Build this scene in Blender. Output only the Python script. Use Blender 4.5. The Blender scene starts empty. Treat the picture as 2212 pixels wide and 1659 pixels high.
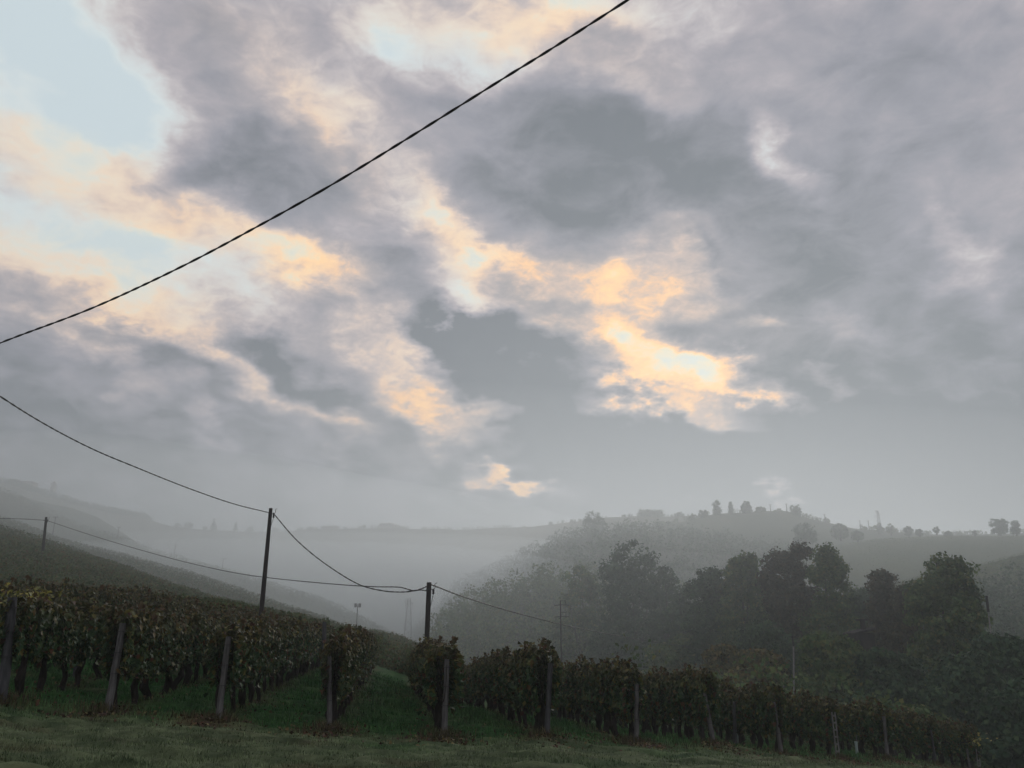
import bpy, math, random
import numpy as np
from mathutils import Vector, Matrix, Euler

rng = np.random.default_rng(7)
random.seed(7)
S = bpy.context.scene
COL = S.collection
R = math.radians

# ------------------------------------------------------------------ camera
PITCH = R(17.3)
F = 1671.0                      # focal length in pixels of a 2212 px wide frame
CP, SP = math.cos(PITCH), math.sin(PITCH)
cam_d = bpy.data.cameras.new('camera')
cam_d.sensor_width = 36.0
cam_d.lens = 36.0 * F / 2212.0
cam_d.clip_start = 0.1
cam_d.clip_end = 6000
cam = bpy.data.objects.new('camera', cam_d)
COL.objects.link(cam)
cam.location = (0, 0, 0)
cam.rotation_euler = (math.pi / 2 + PITCH, 0, 0)
S.camera = cam


def pdir(x, y):
    """direction of a point of the survey sheet (2212 x 1659)"""
    a = (x - 1106.0) / F
    b = (829.5 - y) / F
    return np.array([a, CP - b * SP, SP + b * CP])


def far(Y):
    """surveyed depths beyond 250 m were over-estimated by the rangefinder"""
    return Y if Y < 250 else 250 + (Y - 250) * 0.5


def at(x, y, Y):
    d = pdir(x, y)
    Y = far(Y)
    return d * (Y / d[1])


# ------------------------------------------------------------------ render settings
S.view_settings.view_transform = 'Standard'
S.view_settings.look = 'None'
S.view_settings.gamma = 1.0
S.view_settings.use_curve_mapping = False
S.view_settings.exposure = 0.35
S.render.engine = 'CYCLES'
S.cycles.use_denoising = True
S.cycles.volume_bounces = 2
S.cycles.max_bounces = 6
S.cycles.diffuse_bounces = 2
S.cycles.glossy_bounces = 1
S.cycles.transmission_bounces = 2
S.cycles.transparent_max_bounces = 8
S.cycles.caustics_reflective = False
S.cycles.caustics_refractive = False

# ------------------------------------------------------------------ world: overcast dawn sky
SUN_AZ = R(15.0)       # right of the view axis, behind the bright break in the clouds
SUN_EL = R(13.0)


def lin(c):
    c = c / 255.0
    return c / 12.92 if c <= 0.04045 else ((c + 0.055) / 1.055) ** 2.4


def L(r, g, b, k=1.0):
    return (lin(r) * k, lin(g) * k, lin(b) * k, 1.0)


W = bpy.data.worlds.new('World')
S.world = W
W.use_nodes = True
NT = W.node_tree
for n in list(NT.nodes):
    NT.nodes.remove(n)
W.cycles.sampling_method = 'MANUAL'
W.cycles.sample_map_resolution = 512


def nn(t, **kw):
    n = NT.nodes.new(t)
    for k, v in kw.items():
        setattr(n, k, v)
    return n


def lk(a, b):
    NT.links.new(a, b)


def mth(op, a, b=None, c=None, clamp=False):
    n = nn('ShaderNodeMath', operation=op)
    n.use_clamp = clamp
    for i, v in enumerate((a, b, c)):
        if v is None:
            continue
        if isinstance(v, (int, float)):
            n.inputs[i].default_value = v
        else:
            lk(v, n.inputs[i])
    return n.outputs[0]


tc = nn('ShaderNodeTexCoord')
D = tc.outputs['Generated']
sep = nn('ShaderNodeSeparateXYZ')
lk(D, sep.inputs[0])
az = mth('ARCTAN2', sep.outputs[0], sep.outputs[1])
el = mth('ARCSINE', sep.outputs[2])
# coordinates on a flat cloud deck: texture gets smaller towards the horizon
zz = mth('ADD', mth('MAXIMUM', sep.outputs[2], 0.0), 0.42)
deck = nn('ShaderNodeCombineXYZ')
lk(mth('DIVIDE', sep.outputs[0], zz), deck.inputs[0])
lk(mth('DIVIDE', sep.outputs[1], zz), deck.inputs[1])
lk(mth('MULTIPLY', sep.outputs[2], 1.2), deck.inputs[2])


def noise(vec, scale, detail, rough=0.55, color=False, dist=0.0):
    n = nn('ShaderNodeTexNoise')
    n.inputs['Scale'].default_value = scale
    n.inputs['Detail'].default_value = detail
    n.inputs['Roughness'].default_value = rough
    n.inputs['Distortion'].default_value = dist
    lk(vec, n.inputs['Vector'])
    return n.outputs['Color' if color else 'Fac']


def vmath(op, a, b=None, s=None):
    n = nn('ShaderNodeVectorMath', operation=op)
    for i, v in enumerate((a, b)):
        if v is None:
            continue
        if isinstance(v, tuple):
            n.inputs[i].default_value = v
        else:
            lk(v, n.inputs[i])
    if s is not None:
        n.inputs['Scale'].default_value = s
    return n.outputs[0]


w1 = vmath('SCALE', vmath('SUBTRACT', noise(deck.outputs[0], 6.0, 2, 0.5, True), (0.5, 0.5, 0.5)), None, 0.13)
w2 = vmath('SCALE', vmath('SUBTRACT', noise(deck.outputs[0], 21.0, 4, 0.6, True), (0.5, 0.5, 0.5)), None, 0.055)
cmb = nn('ShaderNodeCombineXYZ')
lk(az, cmb.inputs[0])
lk(el, cmb.inputs[1])
P0 = vmath('MULTIPLY', vmath('ADD', vmath('ADD', cmb.outputs[0], w1), w2), (1, 1, 0))


def azel(x, y):
    d = pdir(x, y)
    d = d / np.linalg.norm(d)
    return np.array([math.atan2(d[0], d[1]), math.asin(d[2])])


def blobs(lst):
    """sum of soft elliptical cloud masses / openings; rot turns clockwise"""
    acc = None
    for (x, y, rx, ry, rot, amp) in lst:
        c = azel(x, y)
        r = R(rot)
        e = azel(x + math.cos(r) * rx * .5, y + math.sin(r) * rx * .5) - azel(x - math.cos(r) * rx * .5, y - math.sin(r) * rx * .5)
        g = azel(x - math.sin(r) * ry * .5, y + math.cos(r) * ry * .5) - azel(x + math.sin(r) * ry * .5, y - math.cos(r) * ry * .5)
        k = 1.75
        m = nn('ShaderNodeMapping', vector_type='TEXTURE')
        m.inputs['Location'].default_value = (c[0], c[1], 0)
        m.inputs['Rotation'].default_value = (0, 0, math.atan2(e[1], e[0]))
        m.inputs['Scale'].default_value = (np.linalg.norm(e) * k, np.linalg.norm(g) * k, 1)
        lk(P0, m.inputs['Vector'])
        gr = nn('ShaderNodeTexGradient', gradient_type='SPHERICAL')
        lk(m.outputs[0], gr.inputs[0])
        v = gr.outputs['Fac']
        # soft shoulder: v*(2-v) * v
        s = mth('MULTIPLY', v, mth('MULTIPLY', v, mth('SUBTRACT', 3.0, mth('MULTIPLY', v, 2.0))))
        acc = mth('MULTIPLY_ADD', s, amp, acc if acc is not None else 0.0)
    return acc


THICK = [
    # openings and thin cloud
    (70, 90, 270, 210, 20, -.62), (240, 190, 200, 90, 40, -.34), (60, 440, 330, 190, 0, -.36), (300, 250, 120, 60, 10, -.2),
    (430, 590, 330, 80, 8, -.42), (250, 500, 160, 80, 20, -.25), (650, 560, 110, 50, 20, -.3), (560, 505, 170, 40, 18, -.22),
    (840, 90, 130, 50, 45, -.45), (760, 290, 70, 120, -30, -.22), (1000, 110, 150, 60, 10, -.28), (1100, 30, 190, 55, 0, -.34), (1330, 35, 170, 45, 0, -.34),
    (1090, 150, 110, 50, -25, -.3), (1340, 170, 150, 35, 20, -.2), (900, 420, 100, 50, 40, -.33), (980, 490, 110, 30, 62, -.30),
    (1060, 570, 130, 34, 5, -.42), (1010, 645, 120, 40, 22, -.6), (1290, 600, 50, 60, 70, -.32), (1420, 560, 170, 70, 10, -.25), (1420, 450, 200, 60, 5, -.08),
    (1670, 345, 100, 32, 50, -.38), (2090, 490, 60, 40, 40, -.24), (2110, 600, 45, 75, 10, -.26),
    (1400, 775, 200, 58, 25, -.52), (1570, 830, 140, 38, 12, -.46), (1310, 715, 80, 40, 40, -.26), (1460, 870, 170, 20, 14, -.34), (1545, 915, 38, 22, 0, -.28), (1400, 830, 110, 26, 10, -.24), (1650, 860, 90, 16, 5, -.26),
    (1390, 670, 60, 40, 0, -.3), (850, 770, 140, 60, 48, -.36), (990, 905, 100, 38, 18, -.36), (770, 925, 110, 40, 20, -.3), (560, 815, 220, 38, 30, -.28),
    (440, 900, 80, 30, 60, -.24), (250, 640, 270, 40, 10, -.22), (230, 760, 170, 32, 35, -.24), (460, 730, 160, 50, 30, -.14), (660, 230, 150, 80, 35, -.24),
    (1095, 1046, 80, 20, 12, -.70), (1695, 1055, 36, 20, 0, -.7), (1640, 715, 45, 26, 0, -.26), (1775, 808, 36, 22, 0, -.26), (1830, 715, 80, 36, 25, -.14),
    (1150, 780, 30, 16, 20, -.2), (900, 850, 80, 60, 40, -.12), (1450, 640, 120, 40, 0, -.12), (640, 330, 60, 40, 0, -.05),
    # thick cloud
    (440, 100, 210, 110, 40, .10), (560, 360, 240, 85, 15, .30), (420, 380, 120, 40, 10, .12), (1300, 310, 300, 140, 12, .36), (1180, 450, 180, 90, 20, .24), (1480, 430, 160, 90, 0, .14),
    (1950, 700, 500, 420, 0, .20), (950, 715, 75, 30, 14, .5), (1130, 740, 110, 55, 20, .5), (1060, 810, 190, 80, 45, .30), (1330, 940, 360, 60, 20, .40),
    (720, 640, 170, 50, 12, .26), (600, 760, 160, 40, 45, .34), (870, 590, 120, 40, 20, .26), (1700, 560, 220, 120, 0, .20), (1530, 545, 50, 22, 20, .2),
    (380, 800, 130, 60, 30, .12), (120, 900, 420, 120, 10, .14), (1500, 1000, 700, 110, 0, .16), (740, 880, 160, 40, 30, .14), (1480, 730, 120, 40, 20, .14), (1800, 880, 300, 80, 0, .12),
    (1960, 200, 300, 220, 0, .14), (1230, 650, 100, 40, 10, .1),
]
WARM = [
    (130, 320, 240, 60, 8, .42), (330, 460, 170, 80, 15, .40), (560, 520, 240, 60, 18, .44), (700, 570, 120, 60, 10, .42), (650, 230, 200, 110, 30, .45), (130, 520, 200, 60, 0, .15),
    (700, 360, 120, 60, 30, .45), (960, 470, 130, 70, 60, .5), (1120, 580, 180, 60, 5, .45), (1100, 30, 260, 80, 0, .36), (600, 40, 300, 60, 0, .15), (460, 20, 120, 60, 50, .4),
    (1420, 570, 260, 130, 5, .5), (1420, 770, 320, 130, 20, 1.1), (1570, 860, 220, 100, 10, .9), (1330, 690, 160, 90, 20, .6), (1470, 630, 260, 120, 0, .4),
    (280, 660, 380, 100, 12, .32), (560, 810, 330, 80, 28, .42), (850, 770, 230, 130, 45, .5), (980, 910, 160, 70, 18, .9), (770, 930, 160, 60, 20, .6),
    (1095, 1046, 130, 46, 12, 1.0), (1695, 1055, 80, 50, 0, .6), (1700, 750, 240, 90, 20, .4), (1780, 700, 200, 120, 10, .25), (1280, 100, 200, 70, 20, .35),
    (250, 760, 260, 80, 30, .3), (1100, 1000, 500, 130, 0, .15),
]
fb = noise(deck.outputs[0], 11.0, 8, 0.60, dist=0.4)
fb2 = noise(deck.outputs[0], 2.6, 4, 0.5)
low = mth('MULTIPLY', mth('SUBTRACT', 1.0, mth('DIVIDE', mth('ABSOLUTE', el), 0.42), clamp=True), 0.46)   # the deck is seen edge-on, so thicker, towards the horizon
fb3 = noise(deck.outputs[0], 34.0, 6, 0.62, dist=0.6)
base = mth('MULTIPLY_ADD', mth('SUBTRACT', fb, 0.5), 0.66, mth('MULTIPLY_ADD', mth('SUBTRACT', fb2, 0.5), 0.24, mth('ADD', low, 0.62)))
t0 = mth('ADD', blobs(THICK), base)
# torn edges: fine billows only where the deck thins out
edge = mth('SUBTRACT', 1.0, mth('DIVIDE', mth('ABSOLUTE', mth('SUBTRACT', t0, 0.40)), 0.34), clamp=True)
thick = mth('MULTIPLY_ADD', mth('SUBTRACT', fb3, 0.5), mth('MULTIPLY_ADD', edge, 0.58, 0.08), t0, clamp=True)
warm = mth('MULTIPLY', blobs(WARM), mth('MULTIPLY_ADD', mth('SUBTRACT', fb2, 0.5), 0.8, 1.0), clamp=True)
K = 10.0                                  # colours are divided by the 0.1 strength below


def ramp(fac, stops):
    n = nn('ShaderNodeValToRGB')
    cr = n.color_ramp
    cr.interpolation = 'B_SPLINE' if False else 'LINEAR'
    while len(cr.elements) > 1:
        cr.elements.remove(cr.elements[-1])
    cr.elements[0].position = stops[0][0]
    cr.elements[0].color = L(*stops[0][1])
    for p, c in stops[1:]:
        e = cr.elements.new(p)
        e.color = L(*c)
    lk(fac, n.inputs[0])
    return n.outputs[0]


cool = ramp(thick, [(0.0, (188, 201, 206)), (0.14, (198, 207, 208)), (0.30, (192, 194, 195)), (0.46, (178, 173, 175)), (0.62, (156, 152, 158)), (0.78, (133, 134, 143)), (1.0, (98, 104, 111))])
hot = ramp(thick, [(0.0, (200, 207, 200)), (0.10, (222, 212, 186)), (0.22, (252, 206, 148)), (0.36, (232, 190, 150)), (0.48, (196, 174, 160)), (0.64, (158, 151, 150)), (0.80, (130, 130, 136)), (1.0, (98, 104, 111))])
mix = nn('ShaderNodeMix', data_type='RGBA')
lk(warm, mix.inputs['Factor'])
lk(cool, mix.inputs['A'])
lk(hot, mix.inputs['B'])
scl = nn('ShaderNodeMix', data_type='RGBA', blend_type='MULTIPLY')
scl.inputs['Factor'].default_value = 1.0
lk(mix.outputs['Result'], scl.inputs['A'])
scl.inputs['B'].default_value = (K, K, K, 1)
# clear dawn air above the clouds shows in the breaks
sky = nn('ShaderNodeTexSky', sky_type='NISHITA')
sky.sun_disc = False
sky.sun_elevation = SUN_EL
sky.sun_rotation = SUN_AZ
clear = mth('MULTIPLY', mth('SUBTRACT', 1.0, mth('MULTIPLY', thick, 3.0), clamp=True), 0.04)
mix2 = nn('ShaderNodeMix', data_type='RGBA')
lk(clear, mix2.inputs['Factor'])
lk(scl.outputs['Result'], mix2.inputs['A'])
lk(sky.outputs[0], mix2.inputs['B'])
bg = nn('ShaderNodeBackground')
bg.inputs['Strength'].default_value = 0.1
lk(mix2.outputs['Result'], bg.inputs['Color'])
wo = nn('ShaderNodeOutputWorld')
lk(bg.outputs[0], wo.inputs['Surface'])

sun_d = bpy.data.lights.new('sun', 'SUN')
sun_d.energy = 1.08
sun_d.angle = R(25)
sun_d.color = (1.0, 0.95, 0.90)
sun = bpy.data.objects.new('sun', sun_d)
COL.objects.link(sun)
sdir = Vector((math.sin(SUN_AZ) * math.cos(SUN_EL), math.cos(SUN_AZ) * math.cos(SUN_EL), math.sin(SUN_EL)))
sun.rotation_euler = sdir.to_track_quat('Z', 'Y').to_euler()

HAZE_DENSITY = 0.0009
HAZE_G = 0.55


# ------------------------------------------------------------------ helpers
def tag(o, label=None, cat=None, group=None, kind=None):
    if label:
        o['label'] = label
    if cat:
        o['category'] = cat
    if group:
        o['group'] = group
    if kind:
        o['kind'] = kind
    return o


def empty(name, loc, label=None, cat=None, group=None, rz=0.0):
    o = bpy.data.objects.new(name, None)
    o.location = tuple(float(v) for v in loc)
    o.rotation_euler = (0, 0, rz)
    o.empty_display_size = 0.3
    COL.objects.link(o)
    return tag(o, label, cat, group)


def mesh_np(name, V, Fc, mats, smooth=False, colors=None, midx=None):
    """V (n,3); Fc (m,k) all faces with k corners"""
    me = bpy.data.meshes.new(name)
    V = np.ascontiguousarray(V, dtype=np.float32)
    Fc = np.ascontiguousarray(Fc, dtype=np.int32)
    m, k = Fc.shape
    me.vertices.add(len(V))
    me.vertices.foreach_set('co', V.ravel())
    me.loops.add(m * k)
    me.loops.foreach_set('vertex_index', Fc.ravel())
    me.polygons.add(m)
    me.polygons.foreach_set('loop_start', np.arange(0, m * k, k, dtype=np.int32))
    if smooth:
        me.polygons.foreach_set('use_smooth', np.ones(m, dtype=bool))
    for mt in (mats if isinstance(mats, (list, tuple)) else [mats]):
        me.materials.append(mt)
    if midx is not None:
        me.polygons.foreach_set('material_index', np.ascontiguousarray(midx, dtype=np.int32))
    if colors is not None:
        ca = me.color_attributes.new('tint', 'FLOAT_COLOR', 'POINT')
        ca.data.foreach_set('color', np.ascontiguousarray(colors, dtype=np.float32).ravel())
    me.update(calc_edges=True)
    return me


def obj(name, me, parent=None, loc=None):
    o = bpy.data.objects.new(name, me)
    COL.objects.link(o)
    if parent is not None:
        o.parent = parent
    if loc is not None:
        o.location = tuple(float(v) for v in loc)
    return o


class MB:
    """collects boxes, tubes and surfaces into one mesh"""

    def __init__(self):
        self.v, self.f = [], []

    def box(self, c, s, rz=0.0, taper=1.0):
        cx, cy, cz = c
        sx, sy, sz = s
        i = len(self.v)
        cr, sr = math.cos(rz), math.sin(rz)
        for dz, t in ((-.5, 1.0), (.5, taper)):
            for dx, dy in ((-.5, -.5), (.5, -.5), (.5, .5), (-.5, .5)):
                x, y = dx * sx * t, dy * sy * t
                self.v.append((cx + x * cr - y * sr, cy + x * sr + y * cr, cz + dz * sz))
        for q in ((0, 3, 2, 1), (4, 5, 6, 7), (0, 1, 5, 4), (1, 2, 6, 5), (2, 3, 7, 6), (3, 0, 4, 7)):
            self.f.append(tuple(i + a for a in q))
        return self

    def tube(self, pts, rad, n=6, cap=True, wob=0.0):
        pts = [Vector(p) for p in pts]
        if not hasattr(rad, '__len__'):
            rad = [rad] * len(pts)
        i0 = len(self.v)
        up = Vector((0.13, 0.29, 0.95))
        prev = None
        for k, p in enumerate(pts):
            t = (pts[min(k + 1, len(pts) - 1)] - pts[max(k - 1, 0)])
            t = t.normalized() if t.length > 1e-9 else Vector((0, 0, 1))
            if prev is None:
                a = t.cross(up)
                if a.length < 1e-3:
                    a = t.cross(Vector((1, 0, 0)))
                a.normalize()
            else:
                a = (prev - t * prev.dot(t)).normalized()
            prev = a
            b = t.cross(a)
            for q in range(n):
                an = 2 * math.pi * q / n
                r = rad[k] * (1 + wob * (random.random() - .5))
                self.v.append(tuple(p + a * (math.cos(an) * r) + b * (math.sin(an) * r)))
        for k in range(len(pts) - 1):
            for q in range(n):
                q2 = (q + 1) % n
                a = i0 + k * n
                self.f.append((a + q, a + q2, a + n + q2, a + n + q))
        if cap:
            self.f.append(tuple(i0 + q for q in reversed(range(n))))
            e = i0 + (len(pts) - 1) * n
            self.f.append(tuple(e + q for q in range(n)))
        return self

    def poly(self, vs, fs):
        i = len(self.v)
        self.v += [tuple(v) for v in vs]
        self.f += [tuple(i + a for a in f) for f in fs]
        return self

    def build(self, name, mat, parent=None, smooth=False, loc=None):
        me = bpy.data.meshes.new(name)
        me.from_pydata(self.v, [], self.f)
        me.materials.append(mat)
        if smooth:
            me.polygons.foreach_set('use_smooth', np.ones(len(me.polygons), dtype=bool))
        me.update()
        return obj(name, me, parent, loc)


def vnoise(x, y, seed=0):
    """smooth value noise, vectorised"""
    xi, yi = np.floor(x).astype(np.int64), np.floor(y).astype(np.int64)
    fx, fy = x - xi, y - yi
    fx, fy = fx * fx * (3 - 2 * fx), fy * fy * (3 - 2 * fy)

    def h(a, b):
        n = (a * 374761393 + b * 668265263 + seed * 1442695041) & 0xffffffff
        n = ((n ^ (n >> 13)) * 1274126177) & 0xffffffff
        return ((n ^ (n >> 16)) & 0xffff) / 65535.0
    return (h(xi, yi) * (1 - fx) + h(xi + 1, yi) * fx) * (1 - fy) + (h(xi, yi + 1) * (1 - fx) + h(xi + 1, yi + 1) * fx) * fy


def fbm(x, y, octs=4, seed=0):
    x, y = np.asarray(x, float), np.asarray(y, float)
    s, a, t = 0.0, 1.0, 0.0
    for o in range(octs):
        s = s + a * vnoise(x * 2 ** o + 17.3 * o, y * 2 ** o - 9.1 * o, seed + o)
        t += a
        a *= .5
    return s / t


# ------------------------------------------------------------------ materials
def material(name, col, rough=0.9, spec=0.2):
    m = bpy.data.materials.new(name)
    m.use_nodes = True
    b = m.node_tree.nodes['Principled BSDF']
    b.inputs['Base Color'].default_value = (*col, 1)
    b.inputs['Roughness'].default_value = rough
    b.inputs['Specular IOR Level'].default_value = spec
    return m, m.node_tree, b


def N(nt, t, **kw):
    n = nt.nodes.new(t)
    for k, v in kw.items():
        setattr(n, k, v)
    return n


def nramp(nt, fac, stops):
    n = N(nt, 'ShaderNodeValToRGB')
    cr = n.color_ramp
    while len(cr.elements) > 1:
        cr.elements.remove(cr.elements[-1])
    cr.elements[0].position = stops[0][0]
    cr.elements[0].color = (*stops[0][1], 1)
    for p, c in stops[1:]:
        cr.elements.new(p).color = (*c, 1)
    nt.links.new(fac, n.inputs[0])
    return n.outputs[0]


def nnoise(nt, scale, detail=4, rough=.6, coord='Object', stretch=None):
    t = N(nt, 'ShaderNodeTexCoord')
    o = t.outputs[coord]
    if stretch:
        mp = N(nt, 'ShaderNodeMapping')
        mp.inputs['Scale'].default_value = stretch
        nt.links.new(o, mp.inputs[0])
        o = mp.outputs[0]
    n = N(nt, 'ShaderNodeTexNoise')
    n.inputs['Scale'].default_value = scale
    n.inputs['Detail'].default_value = detail
    n.inputs['Roughness'].default_value = rough
    nt.links.new(o, n.inputs['Vector'])
    return n.outputs['Fac']


def leafy(name, stops, stops_top=None, rough=0.55, spec=0.3, translucent=0.25, zlo=1.25, zhi=2.05):
    """leaf material: colour per leaf, optional second palette that takes over towards the top of the plant"""
    m, nt, b = material(name, (0.05, 0.06, 0.03), rough, spec)
    g = N(nt, 'ShaderNodeNewGeometry')
    c = nramp(nt, g.outputs['Random Per Island'], stops)
    if stops_top:
        c2 = nramp(nt, g.outputs['Random Per Island'], stops_top)
        t = N(nt, 'ShaderNodeTexCoord')
        s = N(nt, 'ShaderNodeSeparateXYZ')
        nt.links.new(t.outputs['Object'], s.inputs[0])
        mr = N(nt, 'ShaderNodeMapRange')
        mr.inputs['From Min'].default_value = zlo
        mr.inputs['From Max'].default_value = zhi
        nt.links.new(s.outputs[2], mr.inputs['Value'])
        oi = N(nt, 'ShaderNodeObjectInfo')
        so = N(nt, 'ShaderNodeSeparateColor')
        nt.links.new(oi.outputs['Color'], so.inputs[0])
        ad = N(nt, 'ShaderNodeMath', operation='MULTIPLY_ADD')
        ad.use_clamp = True
        nt.links.new(so.outputs[0], ad.inputs[0])
        ad.inputs[1].default_value = 1.0
        nt.links.new(mr.outputs[0], ad.inputs[2])
        mx = N(nt, 'ShaderNodeMix', data_type='RGBA')
        nt.links.new(ad.outputs[0], mx.inputs['Factor'])
        nt.links.new(c, mx.inputs['A'])
        nt.links.new(c2, mx.inputs['B'])
        c = mx.outputs['Result']
    # sprays differ in hue and age from clump to clump
    nv = N(nt, 'ShaderNodeMapRange')
    nv.inputs['From Min'].default_value = .3
    nv.inputs['From Max'].default_value = .7
    nv.inputs['To Min'].default_value = .55
    nv.inputs['To Max'].default_value = 1.5
    nt.links.new(nnoise(nt, .45 if not stops_top else 2.2, 3, .55), nv.inputs['Value'])
    mm = N(nt, 'ShaderNodeMix', data_type='RGBA', blend_type='MULTIPLY')
    mm.inputs['Factor'].default_value = 1
    nt.links.new(c, mm.inputs['A'])
    nt.links.new(nv.outputs[0], mm.inputs['B'])
    c = mm.outputs['Result']
    nt.links.new(c, b.inputs['Base Color'])
    tr = N(nt, 'ShaderNodeBsdfTranslucent')
    nt.links.new(c, tr.inputs['Color'])
    ms = N(nt, 'ShaderNodeMixShader')
    ms.inputs[0].default_value = translucent
    out = nt.nodes['Material Output']
    nt.links.new(b.outputs[0], ms.inputs[1])
    nt.links.new(tr.outputs[0], ms.inputs[2])
    nt.links.new(ms.outputs[0], out.inputs['Surface'])
    return m


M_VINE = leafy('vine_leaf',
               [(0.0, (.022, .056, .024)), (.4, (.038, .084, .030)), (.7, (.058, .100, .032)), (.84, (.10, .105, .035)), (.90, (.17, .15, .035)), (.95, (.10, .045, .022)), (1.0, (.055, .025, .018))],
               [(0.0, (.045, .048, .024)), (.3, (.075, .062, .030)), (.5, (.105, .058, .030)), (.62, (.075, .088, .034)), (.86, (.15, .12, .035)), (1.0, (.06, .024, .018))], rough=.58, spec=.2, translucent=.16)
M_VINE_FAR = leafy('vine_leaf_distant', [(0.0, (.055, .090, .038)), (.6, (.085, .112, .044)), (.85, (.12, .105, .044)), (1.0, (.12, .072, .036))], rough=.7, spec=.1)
M_YELLOW = leafy('yellow_vine_leaf', [(0.0, (.12, .13, .03)), (.6, (.26, .24, .045)), (1.0, (.34, .28, .05))], rough=.5, spec=.3)
M_TREE = {
    'dark': leafy('tree_leaf_dark', [(0.0, (.028, .062, .034)), (.6, (.044, .088, .042)), (1.0, (.068, .110, .048))], rough=.7, spec=.1, translucent=.15),
    'green': leafy('tree_leaf_green', [(0.0, (.048, .095, .036)), (.5, (.078, .130, .044)), (.85, (.11, .148, .048)), (1.0, (.16, .155, .05))], rough=.7, spec=.1, translucent=.2),
    'yellow': leafy('tree_leaf_yellow', [(0.0, (.045, .060, .024)), (.5, (.10, .10, .038)), (.85, (.17, .14, .045)), (1.0, (.13, .08, .03))], rough=.7, spec=.1, translucent=.2),
    'russet': leafy('tree_leaf_russet', [(0.0, (.036, .046, .026)), (.5, (.058, .058, .032)), (1.0, (.09, .070, .036))], rough=.7, spec=.1, translucent=.15),
}


def bark(name, a, b2, scale=9, stretch=(1, 1, .15), rough=.9):
    m, nt, b = material(name, a, rough, .15)
    f = nnoise(nt, scale, 5, .65, 'Object', stretch)
    c = nramp(nt, f, [(.3, a), (.7, b2)])
    nt.links.new(c, b.inputs['Base Color'])
    bp = N(nt, 'ShaderNodeBump')
    bp.inputs['Strength'].default_value = .5
    bp.inputs['Distance'].default_value = .02
    nt.links.new(f, bp.inputs['Height'])
    nt.links.new(bp.outputs[0], b.inputs['Normal'])
    return m


M_TRUNK = bark('vine_bark', (.014, .012, .011), (.04, .032, .026), 22)
M_BARK = bark('tree_bark', (.03, .026, .022), (.075, .065, .055), 5)
M_POST = bark('weathered_post', (.055, .052, .052), (.21, .205, .20), 14, (1, 1, .10))
M_POST_DARK = bark('dark_weathered_post', (.04, .042, .045), (.11, .11, .115), 12, (1, 1, .12))
M_CONC = bark('pale_concrete', (.17, .17, .165), (.30, .29, .28), 16, (1, 1, .5))
M_POLE = bark('tarred_pole_wood', (.022, .019, .018), (.060, .050, .046), 7, (1, 1, .06))
M_METAL = material('galvanised_steel', (.20, .21, .22), .5, .4)[0]
M_IRON = material('dark_iron', (.03, .03, .032), .55, .4)[0]
M_CABLE = material('black_cable_rubber', (.012, .012, .013), .5, .35)[0]
M_CERAM = material('insulator_ceramic', (.32, .30, .28), .25, .5)[0]
M_WALL = bark('old_plaster', (.24, .21, .18), (.34, .30, .26), .6, (1, 1, 1))
M_ROOF = bark('weathered_roof_tile', (.10, .055, .04), (.17, .10, .07), .8, (1, 1, 1))
M_SHED = bark('dark_shed_boards', (.018, .017, .019), (.04, .036, .036), 3, (1, 1, .2))
M_DARKGLASS = material('window_glass', (.02, .025, .03), .15, .6)[0]


def field_mat(name, a, b2, c3, scale=.06):
    m, nt, b = material(name, a, .95, .1)
    f = nnoise(nt, scale, 8, .7)
    c = nramp(nt, f, [(.30, a), (.52, b2), (.72, c3)])
    nt.links.new(c, b.inputs['Base Color'])
    return m


M_FIELD_VINE = field_mat('autumn_vineyard_soil', (.050, .066, .032), (.072, .082, .040), (.095, .088, .046))
M_FIELD_GREEN = field_mat('meadow_green', (.040, .060, .032), (.060, .078, .038), (.085, .09, .045))
M_FIELD_WOOD = field_mat('woodland_floor', (.025, .032, .020), (.040, .045, .026), (.06, .055, .03))
M_FIELD_FAR = field_mat('distant_fields', (.045, .055, .035), (.075, .080, .045), (.11, .10, .06), .012)
M_PLOUGH = field_mat('ploughed_earth', (.045, .028, .024), (.070, .042, .034), (.095, .060, .046), .5)

# ground: short grass seen between the blades
M_GROUND, nt, b = material('grass_ground', (.03, .05, .02), .95, .1)
vc = N(nt, 'ShaderNodeVertexColor', layer_name='tint')
f = nnoise(nt, 3.2, 8, .75, 'Object')
mr = N(nt, 'ShaderNodeMapRange')
mr.inputs['From Min'].default_value = .25
mr.inputs['From Max'].default_value = .75
mr.inputs['To Min'].default_value = .45
mr.inputs['To Max'].default_value = 1.45
nt.links.new(f, mr.inputs['Value'])
mx = N(nt, 'ShaderNodeMix', data_type='RGBA', blend_type='MULTIPLY')
mx.inputs['Factor'].default_value = 1
nt.links.new(vc.outputs[0], mx.inputs['A'])
nt.links.new(mr.outputs[0], mx.inputs['B'])
nt.links.new(mx.outputs['Result'], b.inputs['Base Color'])
bp = N(nt, 'ShaderNodeBump')
bp.inputs['Strength'].default_value = .8
bp.inputs['Distance'].default_value = .05
nt.links.new(nnoise(nt, 14, 6, .7), bp.inputs['Height'])
nt.links.new(bp.outputs[0], b.inputs['Normal'])

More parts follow.
